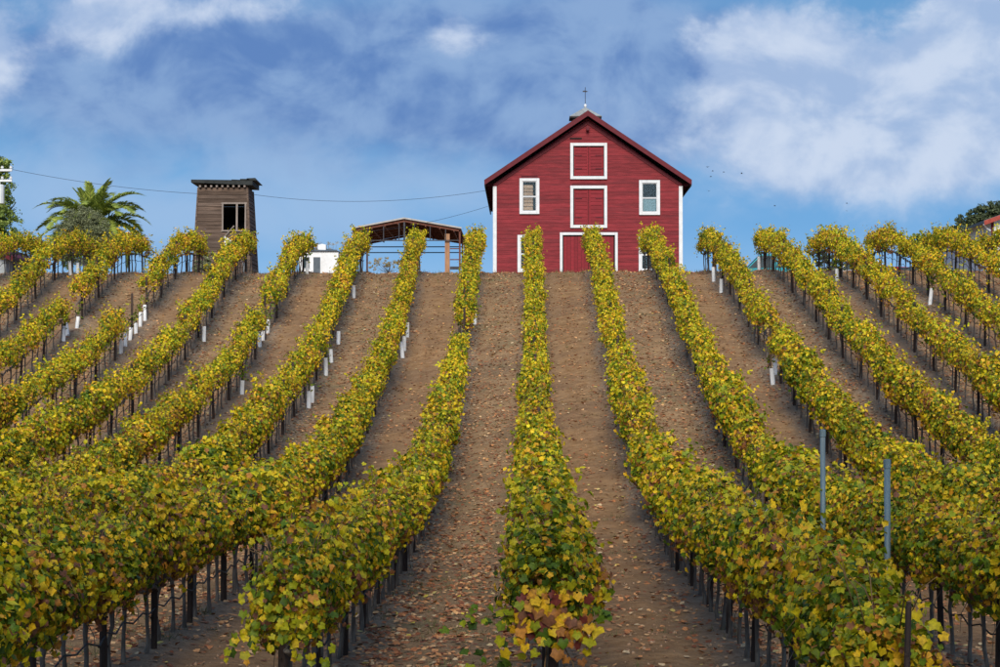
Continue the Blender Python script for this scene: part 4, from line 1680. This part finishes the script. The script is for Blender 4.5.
def car(px, D, rz, paint, label, L=4.3, H=1.45):
    x = (px - VX) * D / F
    root = empty('parked_car', (x, D, BZ), label, 'car', 'cars parked on the hilltop', rz)
    h = L / 2
    low = [(-h, .38), (-h + .08, .25), (h - .1, .25), (h, .40), (h - .02, .66), (h - .25, .78), (h - 1.15, .90), (-h + .35, .95), (-h + .03, .82)]
    b = MB().prism(low, -.86, .86).build('body', paint, root)
    bevel(b, .07, 3)
    # cabin with leaning sides
    prof = [(h - 1.30, .88), (h - 2.0, H - .03), (h - 2.5, H), (-h + .95, H - .03), (-h + .28, .92)]
    mb = MB()
    n = len(prof)
    ins = [.0, .17, .17, .17, .0]
    rngs = []
    for sy in (-1, 1):
        rngs.append([(p[0], sy * (.80 - ins[i]), p[1]) for i, p in enumerate(prof)])
    mb.poly(rngs[0][::-1])
    mb.poly(rngs[1])
    for i in range(n):
        j = (i + 1) % n
        mb.poly([rngs[0][i], rngs[0][j], rngs[1][j], rngs[1][i]])
    c = mb.build('cabin', paint, root)
    # glass panels slightly proud of the cabin
    def pane(name, pts):
        cx = sum((Vector(p) for p in pts), Vector()) / len(pts)
        ce = Vector((-.2, 0, 1.1))
        nrm_ = (Vector(pts[1]) - Vector(pts[0])).cross(Vector(pts[2]) - Vector(pts[0])).normalized()
        if nrm_.dot(cx - ce) < 0:
            nrm_ = -nrm_
        mm = MB()
        mm.poly([cx + (Vector(p) - cx) * .86 + nrm_ * .008 for p in pts])
        mm.build(name, M['car_glass'], c)
    pane('windscreen', [rngs[0][0], rngs[0][1], rngs[1][1], rngs[1][0]])
    pane('rear_window', [rngs[0][3], rngs[0][4], rngs[1][4], rngs[1][3]])
    for k in (0, 1):
        r_ = rngs[k]
        mlow = tuple((Vector(r_[0]) + Vector(r_[4])) / 2)
        mtop = tuple((Vector(r_[2]) + Vector(r_[3])) / 2)
        pane('side_window', [r_[0], r_[1], mtop, mlow])
        pane('side_window', [mlow, mtop, r_[3], r_[4]])
    for sx in (-1, 1):
        for sy in (-1, 1):
            w_ = link('wheel', tyre_me, root, (sx * (h - .82), sy * .78, .33))
            link('rim', rim_me, w_)
    for sy in (-.62, .62):
        bevel(MB().box(h - .12, h + .01, sy - .16, sy + .16, .58, .72).build('headlight', M['lamp_clear'], root), .02)
        bevel(MB().box(-h - .01, -h + .1, sy - .16, sy + .16, .66, .84).build('tail_light', M['lamp_red'], root), .02)
    return root


car(762, 117, math.pi, M['teal'], 'teal parked car seen past the end of the vine rows', 4.3, 1.62)
car(872, 119, 0.05, M['carwhite'], 'white parked car behind the vine posts')
car(890, 125, 2.2, M['carred'], 'red parked car between white and black cars', 4.1)
car(912, 124, math.pi - .1, M['carblack'], 'black parked car behind the vine posts')

# ------------------------------------------------------------------ trees
def tree_thing(name, px, D, label, blobs, nleaf, size, pal, trunk_h, trunk_r, seed, limbs=7, cat='tree', detail=0, flat=.35):
    """blobs in photo pixels: (px, py, rx, ry)"""
    s = F / D
    rg = np.random.default_rng(seed)
    x = (px - VX) / s
    z0 = float(g(x, D))
    root = empty(name, (x, D, z0), label, cat)
    bl = [((a - px) / s, rg.uniform(-.4, .4) * c / s, CAMZ + (HY - b) / s - z0, c / s, c / s * .85, d / s) for a, b, c, d in blobs]
    mb = MB()
    top = max(b[2] for b in bl)
    cen = sum(b[0] for b in bl) / len(bl)
    t1 = Vector((cen * .3 + rg.normal(0, .1), 0, trunk_h))
    mb.tube([(0, 0, -.25), (cen * .05, 0, .2), t1 * .6, t1], [trunk_r * 1.5, trunk_r * 1.1, trunk_r * .9, trunk_r * .75], 8)
    for i in range(limbs):
        b = bl[i % len(bl)]
        e = Vector((b[0] + rg.normal(0, .4) * b[3], b[1] + rg.normal(0, .4) * b[4], b[2] + rg.uniform(-.3, .6) * b[5]))
        m_ = t1.lerp(e, .5) + Vector((0, 0, -.1 * (e - t1).length))
        mb.tube([t1 * rg.uniform(.75, 1), m_, e], [trunk_r * .5, trunk_r * .3, trunk_r * .08], 6)
    mb.build('trunk', M['tree_bark'], root, smooth=True)
    # clumps: small leaf clusters spread through each lobe
    wts = np.array([b[3] * b[5] for b in bl])
    wts /= wts.sum()
    P, N_, Tn = [], [], []
    for b, w_ in zip(bl, wts):
        nc = max(8, int(w_ * nleaf / 38))
        d_ = rg.normal(0, 1, (nc, 3))
        d_ /= np.linalg.norm(d_, axis=1, keepdims=True)
        rr = rg.random(nc) ** .4
        c0 = d_ * rr[:, None] * np.array(b[3:6]) + np.array(b[0:3])
        cr_ = rg.uniform(.14, .30, nc) * (b[3] * b[5]) ** .5
        tone = rg.normal(.5, .18, nc)
        for q in range(nc):
            m2 = 38
            dd = rg.normal(0, 1, (m2, 3))
            dd /= np.linalg.norm(dd, axis=1, keepdims=True)
            P.append(c0[q] + dd * (rg.random((m2, 1)) ** .5) * cr_[q] * np.array((1, 1, .75)))
            N_.append(dd + np.array((0, 0, flat)) + rg.normal(0, .5, (m2, 3)))
            Tn.append(np.clip(tone[q] + rg.normal(0, .15, m2), 0, 1))
    P, N_, Tn = np.vstack(P), np.vstack(N_), np.concatenate(Tn)
    v, t, c = leaves(P, N_, rg.uniform(size * .7, size * 1.3, len(P)), palette(Tn, pal), rg, detail, .3)
    link('crown', tri_mesh('crown', v, t, M['tree_leaf'], c), root)
    return root


GREEN = [(0, (.05, .085, .02)), (.5, (.11, .17, .035)), (1, (.24, .29, .07))]
LIME = [(0, (.08, .13, .025)), (.5, (.17, .24, .045)), (1, (.32, .37, .09))]
OLIVE = [(0, (.10, .12, .055)), (.5, (.20, .22, .11)), (1, (.34, .36, .19))]
DARKG = [(0, (.03, .05, .025)), (.5, (.075, .10, .045)), (1, (.15, .18, .08))]
YELL = [(0, (.22, .17, .06)), (.5, (.42, .32, .10)), (1, (.55, .40, .22))]
tree_thing('leafy_tree', -24, 136, 'tall green leafy tree beside the utility pole',
           [(-22, 175, 34, 26), (-8, 190, 20, 26), (-30, 215, 44, 28), (0, 226, 20, 22), (-50, 190, 32, 30), (-5, 166, 15, 13), (4, 243, 14, 14)],
           24000, .17, LIME, 3.6, .26, 21, 10)
tree_thing('olive_tree', 83, 118, 'rounded grey-green olive tree in front of the palm',
           [(84, 230, 24, 22), (70, 238, 18, 20), (98, 236, 17, 19), (80, 216, 17, 12), (64, 246, 14, 16), (105, 246, 13, 15), (84, 252, 27, 14)],
           34000, .085, OLIVE, 1.5, .12, 22, 9)
tree_thing('oak_tree', 985, 172, 'dark evergreen oak rising behind the white house',
           [(965, 228, 16, 12), (976, 219, 17, 12), (990, 214, 18, 12), (1012, 216, 26, 16), (955, 236, 12, 9), (1000, 232, 34, 18)],
           30000, .17, DARKG, 4.5, .3, 23, 9)
tree_thing('low_tree', 922, 150, 'small dark green treetop showing above the vine rows beyond the barn',
           [(920, 238, 10, 7), (932, 240, 11, 7), (926, 248, 18, 10), (905, 250, 9, 7)], 6000, .2, GREEN, 2.6, .14, 24, 6)
tree_thing('bare_shrub', 333, 158, 'thinly leaved autumn shrub behind the white hut',
           [(333, 248, 18, 9), (320, 244, 9, 7), (345, 246, 9, 8)], 1500, .06, YELL, 2.6, .06, 25, 26, 'shrub')
tree_thing('yellow_shrub', 386, 112, 'sparse yellowing shrub in front of the open shed',
           [(384, 262, 14, 6), (394, 264, 11, 5), (374, 265, 10, 5)], 2400, .045, YELL, .55, .02, 26, 26, 'shrub')
tree_thing('grey_green_bush', 206, 109, 'grey-green bush at the foot of the wooden tower',
           [(205, 258, 9, 9), (210, 265, 9, 8), (200, 266, 8, 8)], 3200, .08, OLIVE, .5, .04, 27, 6, 'bush')
tree_thing('small_bush', 154, 110, 'small green bush between the palm and the wooden tower',
           [(152, 262, 6, 6), (157, 266, 6, 5)], 1400, .08, GREEN, .4, .03, 28, 5, 'bush')
tree_thing('dark_bush', 822, 112, 'dark green bush among the posts beyond the teal car',
           [(818, 258, 9, 10), (828, 262, 10, 10), (838, 266, 9, 8)], 3200, .10, DARKG, .6, .04, 29, 6, 'bush')

# tall unseen trees added behind the camera to shade the near vines
for i, (xx, yy, hh, rr) in enumerate(((-32, -10, 29, 7.5), (-21, -8, 31, 7.5), (-10.5, -10, 30, 7.5), (0, -9, 32, 7.5), (10.5, -10, 30, 7.5), (21, -9, 31, 7.5), (32, -9, 29, 7.5))):
    rg = np.random.default_rng(400 + i)
    root = empty('added_shade_tree', (xx, yy, 0), 'tall dark green tree added unseen behind the camera for shade', 'tree', 'unseen trees added for shade')
    mb = MB().tube([(0, 0, -.3), (.1, 0, 2), (-.1, .1, hh * .45), (0, 0, hh * .85)], [.5, .4, .3, .08], 8)
    for j in range(9):
        a = j * 2.4
        z0 = hh * (.3 + .05 * j)
        mb.tube([(0, 0, z0), (rr * .35 * math.cos(a), rr * .35 * math.sin(a), z0 + 1.2), (rr * .75 * math.cos(a), rr * .75 * math.sin(a), z0 + 2)],
                [.2, .13, .04], 6)
    mb.build('trunk', M['tree_bark'], root, smooth=True)
    nc, m2 = 120, 24
    d_ = rg.normal(0, 1, (nc, 3))
    d_ /= np.linalg.norm(d_, axis=1, keepdims=True)
    c0 = d_ * (rg.random((nc, 1)) ** .45) * np.array((rr, rr, hh * .42)) + np.array((0, 0, hh * .58))
    P = (c0[:, None, :] + rg.normal(0, .55, (nc, m2, 3))).reshape(-1, 3)
    Nn = rg.normal(0, 1, P.shape) + np.array((0, 0, .5))
    v, t, c = leaves(P, Nn, rg.uniform(.45, .8, len(P)), palette(rg.random(len(P)), GREEN), rg, 0, .3)
    link('crown', tri_mesh('crown', v, t, M['tree_leaf'], c), root)

# palm: each frond a part
PD = 127.0
ps = F / PD
pz = float(g((90 - VX) / ps, PD))
palm = empty('palm_tree', ((90 - VX) / ps, PD, pz), 'feathery green palm with arching fronds behind the olive tree', 'palm tree')
hub = CAMZ + (HY - 226) / ps - pz
mb = MB()
pts, rad = [], []
for i in range(15):
    f = i / 14
    pts.append((0, 0, -.2 + f * (hub - .1)))
    rad.append(.30 - .04 * f + (.03 if i % 2 else 0))
pts.append((0, 0, hub + .1))
rad.append(.16)
mb.tube(pts, rad, 10)
mb.build('trunk', M['tree_bark'], palm)


def frond_mesh(seed, L, droop):
    rg = np.random.default_rng(seed)
    n = 12
    V_, T_, C_ = [], [], []
    path = []
    ang = R(8)
    p = np.array((0.0, 0.0, 0.0))
    for i in range(n + 1):
        path.append(p.copy())
        ang -= droop / n * (.5 + 1.0 * i / n)
        p = p + np.array((math.cos(ang), 0, math.sin(ang))) * L / n
    path = np.array(path)

    def add(tri, col):
        b_ = len(V_)
        V_.extend(tri)
        T_.append((b_, b_ + 1, b_ + 2))
        C_.extend([col] * 3)
    for i in range(n):
        r0, r1 = .035 * (1 - i / n) + .008, .035 * (1 - (i + 1) / n) + .008
        a_, b_ = path[i], path[i + 1]
        o0, o1 = np.array((0, r0, 0)), np.array((0, r1, 0))
        col = (.22, .22, .06)
        add([a_ - o0, a_ + o0, b_ + o1], col)
        add([a_ - o0, b_ + o1, b_ - o1], col)
        u0, u1 = np.array((0, 0, -r0)), np.array((0, 0, -r1))
        add([a_ + o0, a_ + u0, b_ + o1], col)
        add([a_ - o0, b_ - o1, a_ + u0], col)
    m = 46
    for side in (-1, 1):
        for j in range(m):
            f = .10 + .90 * j / m
            q = f * n
            i = min(int(q), n - 1)
            base_ = path[i] + (path[i + 1] - path[i]) * (q - i)
            tan = (path[i + 1] - path[i]) / np.linalg.norm(path[i + 1] - path[i])
            ln = L * .20 * math.sin(math.pi * (.15 + .80 * f)) ** .7 * rg.uniform(.85, 1.15)
            d_ = tan * .75 + np.array((0, side * .75, rg.normal(.28, .12)))
            d_ /= np.linalg.norm(d_)
            tip = base_ + d_ * ln + np.array((0, 0, -.22 * ln))
            wv_ = tan * .046
            t_ = np.clip(rg.normal(.5, .25), 0, 1)
            col = tuple(np.array((.14, .21, .035)) * (1 - t_) + np.array((.40, .45, .08)) * t_)
            mid_ = base_ + d_ * ln * .5 + np.array((0, 0, .02))
            add([base_ - wv_, base_ + wv_, mid_ + wv_ * .9], col)
            add([base_ - wv_, mid_ + wv_ * .9, mid_ - wv_ * .9], col)
            add([mid_ - wv_ * .9, mid_ + wv_ * .9, tip], col)
    return tri_mesh('frond', np.array(V_), np.array(T_), M['tree_leaf'], np.array(C_))


fm = [frond_mesh(50 + i, L, dr) for i, (L, dr) in enumerate(((3.1, 1.8), (3.3, 1.6), (2.9, 2.0), (3.4, 1.5), (2.5, .6)))]
rg = np.random.default_rng(99)
for i in range(72):
    az = i * 2.39996 + rg.normal(0, .1)
    f = i / 71
    el = R(80 - 88 * f ** .9) + rg.normal(0, .08)
    me = fm[4] if f < .1 else fm[int(rg.integers(4))]
    e = (Matrix.Rotation(az, 4, 'Z') @ Matrix.Rotation(-el, 4, 'Y') @ Matrix.Rotation(rg.normal(0, .15), 4, 'X')).to_euler()
    sc = rg.uniform(.9, 1.1)
    link('frond', me, palm, (.10 * math.cos(az), .10 * math.sin(az), hub - .25 * f), e, (sc, sc, sc))

# ------------------------------------------------------------------ utility pole, wires, birds
UD = 126.0
us = F / UD
up = lambda px, py: ((px + 9 ) / us, CAMZ + (HY - py) / us - BZ)
pole = empty('utility_pole', ((-9 - VX) / us, UD, BZ), 'wooden utility pole with two pale crossarms beside the leafy tree', 'utility pole')
MB().tube([(0, 0, -.3), (0, 0, up(0, 150)[1])], [.16, .11], 10).build('pole', M['tree_bark'], pole, smooth=True)
for py in (169.5, 180):
    zz = up(0, py)[1]
    arm = bevel(MB().box(-1.1, 1.02, -.20, -.10, zz - .06, zz + .06).build('crossarm', M['white'], pole), .01)
    for xx in (-1.0, -.5, .5, .95):
        MB().tube([(xx, -.15, zz + .06), (xx, -.15, zz + .12), (xx, -.15, zz + .17), (xx, -.15, zz + .22)], [.03, .085, .06, .075], 8).build(
            'insulator', M['white'], arm)
zz = up(0, 203)[1]
can = MB().tube([(.36, -.18, zz), (.36, -.18, zz + .95), (.36, -.18, zz + 1.0)], [.26, .26, .18], 12).build('transformer', M['white'], pole)
MB().box(.05, .2, -.2, -.1, zz + .4, zz + .5).build('bracket', M['steel_dark'], can)
MB().tube([(.36, -.18, zz + 1.0), (.36, -.18, zz + 1.15)], .05, 8).build('bushing', M['white'], can)


def wire(p, q, sag, label):
    pts = []
    for i in range(25):
        t = i / 24
        v_ = p.lerp(q, t)
        v_.z -= sag * 4 * t * (1 - t)
        pts.append(v_)
    tag(MB().tube(pts, .010, 4).build('power_line', M['steel_dark']), label, 'power line')


pa = W(10, 168.5, UD - .15)
pb = W(196, 193, TD - 1.3)
pc = W(253, 194, TD)
pd_ = W(487, 190, BD + 2)
wire(pa, pb, .18, 'thin dark power line from the utility pole to the wooden tower')
wire(pc, pd_, .45, 'thin dark power line from the wooden tower to the barn')
wire(W(488, 206, BD + 4), W(352, 232, SD + .2), .25, 'thin dark power line from the barn eave to the open shed')

body = [(-.16, 0, 0), (-.06, .035, .01), (.05, .04, .01), (.12, .02, .02), (.17, 0, .015)]
for i, (px, py) in enumerate(((708, 167), (711, 176.5), (709, 191), (742, 173.5), (724, 172), (775, 206), (847, 203.5), (847, 211), (713, 171))):
    D = 150 + 6 * i
    p = W(px, py, D)
    root = empty('bird', p, 'tiny dark bird flying in the open sky beside the barn', 'bird', 'birds in flight', rng.uniform(0, 6))
    mb = MB()
    mb.tube([(-.17, 0, 0), (-.08, 0, 0), (.03, 0, .01), (.11, 0, .02), (.14, 0, .035), (.18, 0, .03), (.21, 0, .02)],
            [.012, .03, .045, .03, .028, .022, .004], 7)
    mb.hexa([(-.27, -.04, -.004), (-.15, -.012, -.004), (-.15, .012, -.004), (-.27, .04, -.004),
             (-.27, -.04, .004), (-.15, -.012, .004), (-.15, .012, .004), (-.27, .04, .004)])
    for s in (-1, 1):
        a = rng.uniform(.05, .16)
        mb.poly([(.08, s * .03, .02), (-.05, s * .03, .02), (-.06, s * .2, .02 + a), (.07, s * .2, .02 + a)])
        mb.poly([(.07, s * .2, .02 + a), (-.06, s * .2, .02 + a), (-.09, s * .42, a * .9)])
    mb.build('body', M['bird'], root).scale = (.42, .42, .42)
